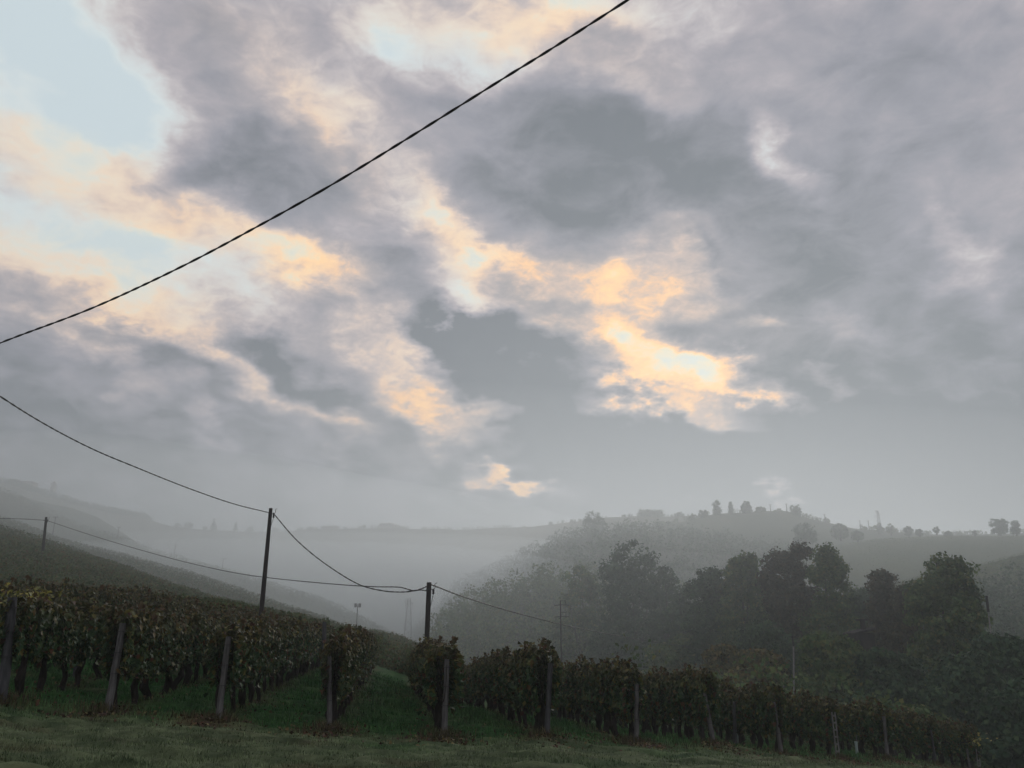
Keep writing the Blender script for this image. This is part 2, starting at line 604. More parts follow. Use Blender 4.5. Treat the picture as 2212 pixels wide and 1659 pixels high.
# grass blades and litter: colour per blade in the attribute, slight variation per blade
M_BLADE, nt, b = material('grass_blade', (.03, .05, .02), .7, .2)
vc = N(nt, 'ShaderNodeVertexColor', layer_name='tint')
g = N(nt, 'ShaderNodeNewGeometry')
mr = N(nt, 'ShaderNodeMapRange')
mr.inputs['To Min'].default_value = .6
mr.inputs['To Max'].default_value = 1.5
nt.links.new(g.outputs['Random Per Island'], mr.inputs['Value'])
mx = N(nt, 'ShaderNodeMix', data_type='RGBA', blend_type='MULTIPLY')
mx.inputs['Factor'].default_value = 1
nt.links.new(vc.outputs[0], mx.inputs['A'])
nt.links.new(mr.outputs[0], mx.inputs['B'])
nt.links.new(mx.outputs['Result'], b.inputs['Base Color'])

# ------------------------------------------------------------------ survey of the near ground
# end posts of the vine rows: (base x, base y, top x, top y, depth, kind)
POSTS = [
    (4, 1515, 27, 1291, 16.5, 'wood'), (232, 1537, 266, 1346, 17.0, 'wood'), (471, 1559, 494, 1375, 17.4, 'wood'),
    (712, 1585, 711, 1418, 17.7, 'wood'), (959, 1600, 966, 1424, 18.0, 'wood'), (1181, 1594, 1189, 1432, 19.0, 'wood'),
    (1375, 1612, 1376, 1478, 20.6, 'wood'), (1543, 1612, 1520, 1492, 22.3, 'wood'), (1689, 1635, 1671, 1516, 24.5, 'wood'),
    (1811, 1643, 1800, 1538, 27.0, 'slotted'), (1918, 1645, 1909, 1547, 29.5, 'wood'), (2023, 1657, 2011, 1577, 32.5, 'thin'),
    (2096, 1668, 2089, 1617, 35.5, 'thin'), (2116, 1668, 2111, 1618, 37.5, 'slotted'),
]
ROWDIR = np.array([-math.sin(R(8.2)), math.cos(R(8.2))])
ctrl = [(0, 0, -1.6), (-10, 0, -1.1), (-9, 10, -1.3), (12, 0, -3.0), (0, 8, -1.78), (8, 10, -2.5), (14, 14, -3.7), (0, 12, -1.98), (-6, 12.5, -1.65),
        (-10.5, 72, -2.6), (-14.5, 96, -3.2), (-3, 92, -5.6), (-1.6, 29, -2.80), (-1.8, 38, -3.9), (-2.2, 50, -4.9), (-4, 64, -4.9), (-6.6, 40, -2.5), (-8.4, 54, -2.8), (-12, 40, -1.5), (13, 46, -5.9), (20, 52, -7.8), (32, 52, -10.5), (27, 40, -7.6), (7, 60, -6.2),
        (-20, 60, -.3), (-37, 60, 1.6), (-60, 60, 4.5), (-60, 20, 3.2), (-25, 20, 0.2), (-20, 35, 0.0), (0, 118, -8), (-14, 135, -8), (30, 90, -13.5), (60, 100, -14), (0, 200, -18),
        (60, 60, -13), (110, 60, -14), (60, 20, -10), (-60, 110, 6), (-60, 170, 4), (-150, 60, 18), (-150, 170, 14), (60, 300, -20), (-40, 300, -18), (0, -40, -1.6), (-60, -40, 0), (60, -40, -8)]
for p in POSTS:
    q = at(p[0], p[1], p[4])
    ctrl.append(tuple(q))
ctrl = np.array(ctrl, float)


def _tps(r2):
    return np.where(r2 > 1e-12, 0.5 * r2 * np.log(np.maximum(r2, 1e-12)), 0.0)


_n = len(ctrl)
_d2 = ((ctrl[:, None, :2] - ctrl[None, :, :2]) ** 2).sum(-1)
_A = np.zeros((_n + 3, _n + 3))
_A[:_n, :_n] = _tps(_d2) + np.eye(_n) * 1.5
_A[:_n, _n] = 1
_A[:_n, _n + 1:] = ctrl[:, :2]
_A[_n:, :_n] = _A[:_n, _n:].T
_w = np.linalg.solve(_A, np.concatenate([ctrl[:, 2], np.zeros(3)]))


def gz(x, y):
    x, y = np.atleast_1d(np.asarray(x, float)), np.atleast_1d(np.asarray(y, float))
    sh = x.shape
    x, y = x.ravel(), y.ravel()
    r2 = (x[:, None] - ctrl[None, :, 0]) ** 2 + (y[:, None] - ctrl[None, :, 1]) ** 2
    z = _tps(r2) @ _w[:_n] + _w[_n] + _w[_n + 1] * x + _w[_n + 2] * y
    far = np.clip((np.hypot(x, y - 60) - 130) / 130, 0, 1)
    far = far * far * (3 - 2 * far)
    z = z * (1 - far) + (-21.0) * far
    return np.maximum(z, -21.0).reshape(sh)


def gz1(x, y):
    return float(gz([x], [y])[0])


def micro(x, y):
    """tussocks and mowing ridges of the near grass, metres"""
    return (fbm(x * 1.3, y * 3.6, 4, 3) - .5) * .30 + (fbm(x * .35, y * .5, 3, 9) - .5) * .14


POST_XY = np.array([at(p[0], p[1], p[4])[:2] for p in POSTS])


def grass_tint(x, y):
    """real colour of the sward: lush alleys, mown straw headland, russet leaf litter near the posts and under the rows"""
    n1, n2, n3 = fbm(x * .45, y * .45, 4, 21), np.clip((fbm(x * 2.6, y * 7.0, 5, 31) - .30) * 2.4, 0, 1), fbm(x * .8 + 9, y * .9, 4, 41)
    rel = np.stack([x, y], -1)
    dpost = np.min(np.hypot(rel[..., None, 0] - POST_XY[:, 0], (rel[..., None, 1] - POST_XY[:, 1] + .35) * .8), axis=-1)
    t = np.interp(x, POST_XY[:, 0], POST_XY[:, 1])
    head = np.clip((t - y + 0.6) / 2.4, 0, 1)                # 1 on the mown headland in front of the rows
    green = np.stack([.026 + .036 * n2, .105 + .065 * n2, .028 + .016 * n2], -1)
    straw = np.stack([.060 + .12 * n2, .092 + .135 * n2, .042 + .075 * n2], -1)
    brown = np.stack([.078 + .04 * n2, .058 + .03 * n2, .030 + .015 * n2], -1)
    k = np.clip(head * (.55 + 1.3 * (n1 - .25)) + .15 + .8 * (n3 - .5), 0, 1)[..., None]
    c = green * (1 - k) + straw * k
    # litter in a band under each row
    perp = (x - ROWDIR[0] / ROWDIR[1] * (y - 18))
    rows = np.sort(POST_XY[:, 0] - ROWDIR[0] / ROWDIR[1] * (POST_XY[:, 1] - 18))
    drow = np.min(np.abs(perp[..., None] - rows), axis=-1)
    kb = np.clip(1.15 - dpost / 0.95 + (n3 - .5) * 1.6, 0, 1) * .85
    kr = np.clip(.9 - drow / .55 + (n3 - .5) * 1.5, 0, 1) * (1 - head) * .55
    kb = np.maximum(kb, kr)
    kb = np.maximum(kb, np.clip((n3 - .66) * 4, 0, .45))[..., None]
    return c * (1 - kb) + brown * kb


# ------------------------------------------------------------------ ground sheet
def axis(segs):
    out = [segs[0][0]]
    for a, b2, st in segs:
        n = max(1, int(round((b2 - a) / st)))
        out += list(np.linspace(a, b2, n + 1)[1:])
    return np.array(out)


gx = axis([(-1240, -200, 60), (-200, -60, 10), (-60, -24, 1.5), (-24, -14, .5), (-14, 24, .16), (24, 34, .5), (34, 80, 2), (80, 200, 10), (200, 1240, 60)])
gy = axis([(-1240, -100, 80), (-100, 0, 8), (0, 9, .6), (9, 30, .14), (30, 50, .5), (50, 110, 1.5), (110, 300, 8), (300, 1240, 50)])
GX, GY = np.meshgrid(gx, gy)
GZ = gz(GX, GY)
GZ += micro(GX, GY) * np.clip(1.4 - np.hypot(GX, GY - 18) / 40, 0, 1)
V = np.stack([GX, GY, GZ], -1).reshape(-1, 3)
nx, ny = len(gx), len(gy)
idx = np.arange(nx * ny).reshape(ny, nx)
FQ = np.stack([idx[:-1, :-1], idx[:-1, 1:], idx[1:, 1:], idx[1:, :-1]], -1).reshape(-1, 4)
tint = grass_tint(GX.ravel(), GY.ravel()) * .75
me = mesh_np('ground', V, FQ, M_GROUND, True, np.concatenate([tint, np.ones((len(tint), 1))], 1))
tag(obj('ground', me), kind='structure')


# ------------------------------------------------------------------ hills
class Hill:
    def __init__(self, name, crest, mat, front=.45, footz=None, back=.5, rough=.5, pw=1.25, cols=260):
        c = np.array(crest, float)
        s = np.linspace(c[0, 0], c[-1, 0], cols)
        # smooth interpolation of the crest
        y = np.interp(s, c[:, 0], c[:, 1])
        k = np.ones(5) / 5
        ys = np.convolve(np.pad(y, 2, 'edge'), k, 'valid')
        Yc = np.interp(s, c[:, 0], c[:, 2])
        P = np.array([at(a, b2, d) for a, b2, d in zip(s, ys, Yc)])
        P[:, 2] += (fbm(s * .02, s * 0 + 3, 4, 5) - .5) * rough * 2
        self.s, self.P, self.front, self.pw = s, P, front, pw
        self.foot = P.copy()
        self.foot[:, :2] = P[:, :2] * front
        self.foot[:, 2] = (gz(self.foot[:, 0], self.foot[:, 1]) - 1.0) if footz is None else footz
        bk = P.copy()
        bk[:, :2] = P[:, :2] * (1 + back)
        bk[:, 2] = -21.6
        rows = []
        for v in np.linspace(1, 0, 28):
            rows.append(self.surf(s, v))
        for v in np.linspace(0, 1, 10)[1:]:
            q = P * (1 - v) + bk * v
            q[:, 2] = P[:, 2] + (bk[:, 2] - P[:, 2]) * v ** 1.5
            rows.append(q)
        V = np.concatenate(rows)
        nr = len(rows)
        i = np.arange(nr * cols).reshape(nr, cols)
        Fq = np.stack([i[:-1, :-1], i[:-1, 1:], i[1:, 1:], i[1:, :-1]], -1).reshape(-1, 4)
        self.o = tag(obj(name, mesh_np(name, V, Fq, mat, True)), kind='structure')

    def surf(self, sx, v):
        """point on the front slope: sx = survey x of the crest column, v = 0 crest .. 1 foot"""
        sx = np.asarray(sx, float)
        v = np.asarray(v, float)
        P = np.stack([np.interp(sx, self.s, self.P[:, k]) for k in range(3)], -1)
        Ft = np.stack([np.interp(sx, self.s, self.foot[:, k]) for k in range(3)], -1)
        vv = v[..., None] if v.ndim else v
        q = P * (1 - vv) + Ft * vv
        q = np.array(q)
        q[..., 2] = P[..., 2] + (Ft[..., 2] - P[..., 2]) * v ** self.pw
        q[..., 2] += (fbm(q[..., 0] * .03, q[..., 1] * .03, 3, 8) - .5) * 2.0 * np.sin(np.pi * v)
        return q


H_left = Hill('hill', [(-700, 900, 160), (-300, 1035, 150), (0, 1152, 140), (130, 1192, 135), (300, 1257, 130), (450, 1308, 124), (560, 1334, 118), (700, 1366, 124), (830, 1384, 128), (900, 1404, 128), (1000, 1440, 125), (1100, 1480, 120)],
              M_FIELD_VINE, front=.42, rough=.25, pw=1.15)
H_left2 = Hill('hill', [(-600, 900, 240), (-300, 1035, 235), (0, 1128, 228), (136, 1177, 222), (300, 1217, 215), (430, 1254, 208), (560, 1298, 200), (700, 1347, 192), (800, 1385, 186), (900, 1430, 180)],
               M_FIELD_VINE, front=.62, rough=.3)
H_left3 = Hill('hill', [(-600, 900, 380), (-200, 985, 370), (0, 1058, 350), (55, 1083, 345), (115, 1110, 340), (175, 1140, 335), (251, 1163, 325), (327, 1190, 320), (409, 1217, 310), (491, 1237, 300), (559, 1257, 295), (625, 1278, 290), (702, 1303, 285), (779, 1337, 275), (850, 1375, 265), (950, 1420, 260)],
               M_FIELD_VINE, front=.72, rough=.4)
H_left4 = Hill('hill', [(-300, 1000, 480), (-100, 1040, 470), (20, 1066, 460), (90, 1084, 450), (153, 1096, 445), (205, 1114, 440), (240, 1135, 436), (300, 1175, 430), (380, 1230, 430)],
               M_FIELD_GREEN, front=.7, rough=.4)
H_far = Hill('hill', [(-700, 1040, 900), (-300, 1020, 880), (-100, 1030, 860), (0, 1040, 850), (40, 1050, 850), (90, 1066, 850), (150, 1082, 850), (210, 1100, 850), (260, 1110, 850), (320, 1120, 860), (370, 1138, 870), (430, 1145, 880),
                      (560, 1149, 890), (700, 1144, 900), (827, 1139, 900), (955, 1144, 900), (1035, 1144, 900), (1129, 1139, 890), (1188, 1133, 880), (1257, 1124, 870), (1320, 1116, 860), (1400, 1116, 850), (1480, 1114, 850), (1600, 1125, 850), (1800, 1150, 850), (2300, 1170, 850), (2800, 1170, 850)],
             M_FIELD_FAR, front=.62, footz=-20, rough=1.0, back=.3)
H_wood = Hill('hill', [(860, 1380, 400), (930, 1318, 410), (1002, 1268, 415), (1082, 1236, 420), (1151, 1196, 425), (1235, 1160, 430), (1320, 1150, 430), (1400, 1150, 430), (1500, 1160, 430), (1600, 1175, 430), (1700, 1190, 420), (1850, 1230, 420)],
              M_FIELD_WOOD, front=.42, footz=-19, rough=1.0)
H_knoll = Hill('hill', [(1300, 1190, 510), (1402, 1140, 520), (1480, 1126, 520), (1516, 1118, 520), (1534, 1112, 520), (1661, 1103, 520), (1702, 1103, 520), (1729, 1114, 520), (1784, 1128, 520), (1843, 1142, 520), (1915, 1147, 520), (1979, 1153, 520), (2047, 1155, 520), (2212, 1152, 520), (2500, 1140, 520), (2900, 1100, 520)],
               M_FIELD_GREEN, front=.7, footz=-20, rough=.4)
H_field = Hill('hill', [(1640, 1260, 300), (1720, 1210, 320), (1797, 1181, 330), (1888, 1166, 335), (1979, 1161, 340), (2070, 1158, 340), (2212, 1158, 340), (2500, 1150, 340), (2900, 1120, 340)],
               M_FIELD_GREEN, front=.42, footz=-18, rough=.2)
H_right = Hill('hill', [(1700, 1350, 150), (1856, 1278, 165), (1979, 1251, 170), (2092, 1226, 170), (2212, 1198, 170), (2500, 1120, 170), (2900, 1000, 170)],
               M_FIELD_GREEN, front=.55, footz=-15, rough=.2, pw=1.0)
H_mist = Hill('hill', [(860, 1440, 190), (920, 1385, 200), (950, 1362, 205), (1000, 1335, 210), (1050, 1312, 212), (1120, 1280, 215), (1200, 1272, 215), (1300, 1275, 215), (1450, 1295, 215), (1600, 1320, 215)],
              M_FIELD_WOOD, front=.7, footz=-18, rough=.5)


# ------------------------------------------------------------------ leaf clouds
def frames(n, updown=0.0):
    a = rng.normal(size=(n, 3))
    a /= np.linalg.norm(a, axis=1, keepdims=True)
    b2 = rng.normal(size=(n, 3))
    b2[:, 2] += updown
    b2 -= a * (a * b2).sum(1, keepdims=True)
    b2 /= np.linalg.norm(b2, axis=1, keepdims=True)
    return a, b2, np.cross(a, b2)


def cards(C, size, nrm=None):
    """irregular bent leaf sprays (2 triangles each) at the points C"""
    n = len(C)
    a, b2, c = frames(n)
    if nrm is not None:
        c = nrm + rng.normal(size=(n, 3)) * .45
        c /= np.linalg.norm(c, axis=1, keepdims=True)
        a -= c * (a * c).sum(1, keepdims=True)
        a /= np.linalg.norm(a, axis=1, keepdims=True)
        b2 = np.cross(c, a)
    sz = (size if np.ndim(size) else np.full(n, size)) * rng.uniform(.6, 1.35, n)
    sz = sz[:, None]
    asp = rng.uniform(.45, .9, (n, 1))
    v0 = C - a * sz * .5
    v1 = C + b2 * sz * .5 * asp + c * sz * rng.uniform(-.25, .25, (n, 1))
    v2 = C + a * sz * .5
    v3 = C - b2 * sz * .5 * asp + c * sz * rng.uniform(-.25, .25, (n, 1))
    V = np.stack([v0, v1, v2, v3], 1).reshape(-1, 3)
    i = np.arange(n) * 4
    F3 = np.stack([np.stack([i, i + 1, i + 2], 1), np.stack([i, i + 2, i + 3], 1)], 1).reshape(-1, 3)
    return V, F3


_LO = np.array([(0, -.50), (.30, -.58), (.34, -.18), (.60, .02), (.30, .18), (.24, .36), (0, .62), (-.24, .36), (-.30, .18), (-.60, .02), (-.34, -.18), (-.30, -.58)])


def lobed(C, size, nrm=None):
    """five-lobed vine leaves, folded along the rib"""
    n = len(C)
    a, b2, c = frames(n, 0)
    if nrm is not None:
        c = nrm + rng.normal(size=(n, 3)) * .55
        c /= np.linalg.norm(c, axis=1, keepdims=True)
        b2 = np.array([0, 0, -1.0]) + rng.normal(size=(n, 3)) * .5
        b2 -= c * (c * b2).sum(1, keepdims=True)
        b2 /= np.linalg.norm(b2, axis=1, keepdims=True)
        a = np.cross(b2, c)
    sz = (size * rng.uniform(.65, 1.25, n))[:, None]
    fold = rng.uniform(.1, .5, (n, 1))
    m = len(_LO)
    vs = [C + c * sz * .02]
    for (u, v) in _LO:
        vs.append(C + a * sz * u + b2 * sz * v + c * sz * (fold * abs(u) - .25 * v * v))
    V = np.stack(vs, 1).reshape(-1, 3)
    i = np.arange(n) * (m + 1)
    tri = []
    for k in range(m):
        tri.append(np.stack([i, i + 1 + k, i + 1 + (k + 1) % m], 1))
    return V, np.stack(tri, 1).reshape(-1, 3)


def crown_points(lobes, clumps, per, clump_r, flat=.75):
    """leaf positions: clumps spread over the outer volume of ellipsoid lobes; lobes = (cx,cy,cz,rx,ry,rz)"""
    lobes = np.array(lobes, float)
    w = (lobes[:, 3] * lobes[:, 4] * lobes[:, 5]) ** .67
    pick = rng.choice(len(lobes), clumps, p=w / w.sum())
    d = rng.normal(size=(clumps, 3))
    d /= np.linalg.norm(d, axis=1, keepdims=True)
    r = rng.uniform(.35, 1.0, (clumps, 1)) ** .5
    cc = lobes[pick, :3] + d * r * lobes[pick, 3:6]
    cr = clump_r * rng.uniform(.55, 1.3, clumps)
    rep = np.repeat(np.arange(clumps), per)
    q = rng.normal(size=(len(rep), 3))
    q /= np.linalg.norm(q, axis=1, keepdims=True)
    q *= rng.uniform(0, 1, (len(rep), 1)) ** .45
    q[:, 2] *= flat
    up = q / np.maximum(np.linalg.norm(q, axis=1, keepdims=True), 1e-6) + np.array([0, 0, .25])
    return cc, cc[rep] + q * cr[rep, None], up / np.linalg.norm(up, axis=1, keepdims=True)


def tree(name, label, base, lobes, leaf, clumps, per, clump_r, card, trunk_r=.25, group=None, cat='tree', limbs=10, coltop=None):
    """base (x,y,z) world; lobes relative to base"""
    root = empty(name, base, label, cat, group)
    cc, pts, nr = crown_points(lobes, clumps, per, clump_r)
    V, Fc = cards(pts, card, nr)
    obj('crown', mesh_np('crown', V, Fc, M_TREE[leaf]), root)
    mb = MB()
    lob = np.array(lobes, float)
    top = float((lob[:, 2] + lob[:, 5] * .35).max())
    mx_, my_ = float(np.average(lob[:, 0], weights=lob[:, 3])), float(np.average(lob[:, 1], weights=lob[:, 3]))
    tp = [(0, 0, -1.0), (mx_ * .15, my_ * .15, top * .25), (mx_ * .6 + trunk_r, my_ * .6, top * .55), (mx_, my_, top)]
    mb.tube(tp, [trunk_r * 1.25, trunk_r, trunk_r * .65, trunk_r * .15], 7)
    order = rng.permutation(len(cc))[:limbs]
    for k in order:
        z0 = min(max(cc[k, 2] * rng.uniform(.35, .65), top * .15), top * .8)
        t = z0 / top
        s = np.array([mx_ * t, my_ * t, z0])
        e = cc[k]
        m = (s + e) / 2 + np.array([0, 0, -abs(e[2] - z0) * .15])
        mb.tube([s, m, e], [trunk_r * .35, trunk_r * .22, trunk_r * .06], 5, cap=False)
    mb.build('trunk', M_BARK, root)
    return root


def px_lobes(items, Y, base):
    """items (x, y, rx, ry) on the survey sheet at depth Y -> lobes relative to base"""
    out = []
    for it in items:
        x, y, rx, ry = it[:4]
        dy = it[4] if len(it) > 4 else 0.0
        p = at(x, y, Y + dy)
        k = (Y + dy) / F / 1.1 * 1.02
        out.append((p[0] - base[0], p[1] - base[1], p[2] - base[2], rx * k, max(rx * k * .8, 1.0), ry * k))
    return out


def ground_or(x, y, z):
    return np.array([x, y, z])


# -- the near wood to the right: (kind, label, depth, base x, lobes, leaf, clump size, card, name)
NEAR = [
    ('deciduous_tree', 'big dark round-topped tree standing misty behind the left end of the wood', 150, 1368, [(1368, 1215, 50, 45), (1335, 1245, 38, 45), (1400, 1250, 40, 50), (1365, 1300, 70, 70), (1366, 1370, 75, 60)], 'dark', 170, 1.7),
    ('deciduous_tree', 'slim misty tree leaning on the right side of the big round-topped tree', 145, 1436, [(1440, 1255, 20, 32), (1438, 1310, 30, 45), (1445, 1360, 40, 45)], 'dark', 70, 1.3),
    ('deciduous_tree', 'pale feathery tree at the misty left edge of the wood', 165, 1262, [(1250, 1255, 30, 30), (1275, 1268, 30, 30), (1262, 1320, 52, 55), (1250, 1370, 60, 45)], 'green', 110, 1.4),
    ('deciduous_tree', 'low rounded tree closing the dip between the two tall clumps of the wood', 135, 1480, [(1478, 1290, 30, 30), (1475, 1345, 42, 50), (1480, 1400, 45, 40)], 'dark', 90, 1.3),
    ('deciduous_tree', 'dark dense tree forming the left shoulder of the central clump', 118, 1534, [(1534, 1258, 30, 28), (1515, 1285, 26, 35), (1552, 1290, 32, 40), (1530, 1350, 52, 55), (1530, 1410, 55, 45)], 'dark', 150, 1.25),
    ('deciduous_tree', 'tall green tree second from the left in the central clump', 115, 1608, [(1605, 1222, 32, 26), (1590, 1255, 34, 32), (1625, 1262, 34, 36), (1605, 1330, 55, 60), (1605, 1400, 60, 50)], 'green', 170, 1.25),
    ('deciduous_tree', 'tallest dark tree with a bare-looking split top in the middle of the central clump', 108, 1705, [(1675, 1212, 24, 24), (1728, 1194, 22, 18), (1722, 1222, 30, 26), (1690, 1250, 46, 36), (1715, 1310, 66, 62), (1710, 1390, 70, 60)], 'russet', 210, 1.15),
    ('deciduous_tree', 'yellow-green tree with a crooked feathery top at the right of the central clump', 104, 1785, [(1782, 1196, 22, 18), (1806, 1222, 24, 16), (1785, 1240, 38, 30), (1805, 1290, 38, 45), (1790, 1360, 58, 60), (1790, 1430, 55, 45)], 'green', 190, 1.1),
    ('deciduous_tree', 'drooping tree at the right foot of the central clump beside the dark shed', 106, 1845, [(1846, 1305, 16, 18), (1838, 1340, 22, 25), (1850, 1400, 26, 28)], 'dark', 70, 1.0),
    ('slender_tree', 'thin open-crowned tree between the central clump and the big right-hand tree', 96, 1908, [(1906, 1246, 22, 12), (1904, 1268, 24, 12), (1912, 1290, 22, 16), (1905, 1325, 30, 30), (1908, 1380, 40, 40)], 'russet', 95, .85),
    ('deciduous_tree', 'big ivy-hung tree with a broad drooping crown on the right', 84, 2048, [(2035, 1222, 28, 18), (2070, 1226, 26, 16), (2050, 1256, 48, 34), (2000, 1290, 36, 34), (2080, 1290, 34, 40), (2045, 1340, 80, 60), (2060, 1420, 85, 70), (2020, 1470, 80, 60)], 'green', 330, 1.0),
    ('deciduous_tree', 'russet dark tree tucked against the left flank of the big right-hand tree', 92, 1965, [(1962, 1285, 22, 22), (1955, 1320, 26, 34), (1960, 1385, 36, 50)], 'russet', 100, .95),
    ('bushy_tree', 'very dark spreading bush under the leaning pole at the right edge', 66, 2165, [(2150, 1395, 36, 14), (2185, 1405, 34, 16), (2160, 1440, 60, 38), (2200, 1470, 50, 50), (2230, 1440, 40, 40)], 'dark', 220, .85),
    ('bushy_tree', 'dark round tree low on the right above the last vines', 62, 2090, [(2080, 1470, 50, 42), (2120, 1500, 50, 48), (2060, 1520, 60, 45), (2110, 1570, 60, 40)], 'dark', 260, .85),
    ('bushy_tree', 'dense dark shrub filling the lower right corner of the wood', 56, 2185, [(2170, 1540, 40, 40), (2210, 1560, 46, 50), (2185, 1610, 50, 45), (2235, 1530, 40, 60)], 'dark', 200, .8),
    ('bushy_tree', 'broad olive tree with a lit crown just right of the white pole', 72, 1790, [(1770, 1395, 30, 18), (1820, 1405, 32, 16), (1790, 1430, 60, 32), (1840, 1455, 36, 36), (1790, 1490, 70, 40)], 'green', 240, .9),
    ('bushy_tree', 'yellowing bush directly left of the white pole', 76, 1640, [(1630, 1425, 34, 18), (1665, 1432, 26, 16), (1640, 1465, 55, 28), (1610, 1490, 50, 26)], 'yellow', 170, .85),
    ('bushy_tree', 'small ochre bush at the edge of the mist above the middle vine rows', 84, 1560, [(1560, 1425, 34, 28), (1590, 1460, 40, 26), (1540, 1470, 50, 26)], 'yellow', 120, .95),
    ('bushy_tree', 'dull green thicket between the olive tree and the big right-hand tree', 70, 1925, [(1900, 1440, 46, 34), (1950, 1460, 44, 34), (1920, 1500, 66, 40), (1880, 1525, 60, 30), (1990, 1540, 50, 36)], 'dark', 260, .85),
    ('bushy_tree', 'low olive scrub just behind the far end of the vine rows', 58, 1960, [(1900, 1545, 50, 22), (1960, 1560, 50, 26), (2020, 1585, 50, 26), (2060, 1600, 40, 26)], 'green', 200, .7),
    ('deciduous_tree', 'grey-green tree deep in the wood behind the yellowing bush', 98, 1655, [(1650, 1380, 50, 34), (1620, 1420, 50, 30), (1700, 1420, 44, 36)], 'dark', 120, 1.1),
    ('deciduous_tree', 'misty tree in the lower wood left of the ochre bush', 120, 1500, [(1490, 1415, 50, 36), (1440, 1425, 46, 34), (1510, 1460, 50, 30)], 'green', 120, 1.3),
    ('deciduous_tree', 'faint rounded tree at the foot of the wood behind the bracketed pole', 150, 1385, [(1370, 1410, 60, 34), (1310, 1405, 50, 40), (1400, 1450, 60, 34)], 'dark', 130, 1.5),
    ('deciduous_tree', 'dim tree filling the gap low behind the tallest dark tree', 132, 1690, [(1660, 1330, 50, 40), (1730, 1335, 50, 40), (1700, 1390, 70, 40)], 'green', 130, 1.4),
    ('deciduous_tree', 'dim tree filling the gap low behind the dark dense shoulder tree', 138, 1570, [(1560, 1330, 50, 36), (1600, 1350, 50, 40), (1570, 1400, 70, 40)], 'dark', 130, 1.4),
    ('deciduous_tree', 'shadowy tree behind the dark shed', 112, 1880, [(1870, 1300, 22, 22), (1890, 1330, 30, 26), (1875, 1350, 34, 20)], 'dark', 70, 1.1),
]
for nm, lab, Y, bx, items, leaf, clumps, cr in NEAR:
    p = at(bx, items[-1][1] + items[-1][3] + 30, Y)
    zg = min(gz1(p[0], p[1]) if True else p[2], p[2])
    base = (p[0], p[1], zg)
    tree(nm, lab, base, px_lobes(items, Y, base), leaf, int(clumps * 1.5), 60 if Y < 125 else 46, cr * 1.05, .40 * max(1, Y / 105), trunk_r=.28, group='trees of the wood right of the vineyard', limbs=16)

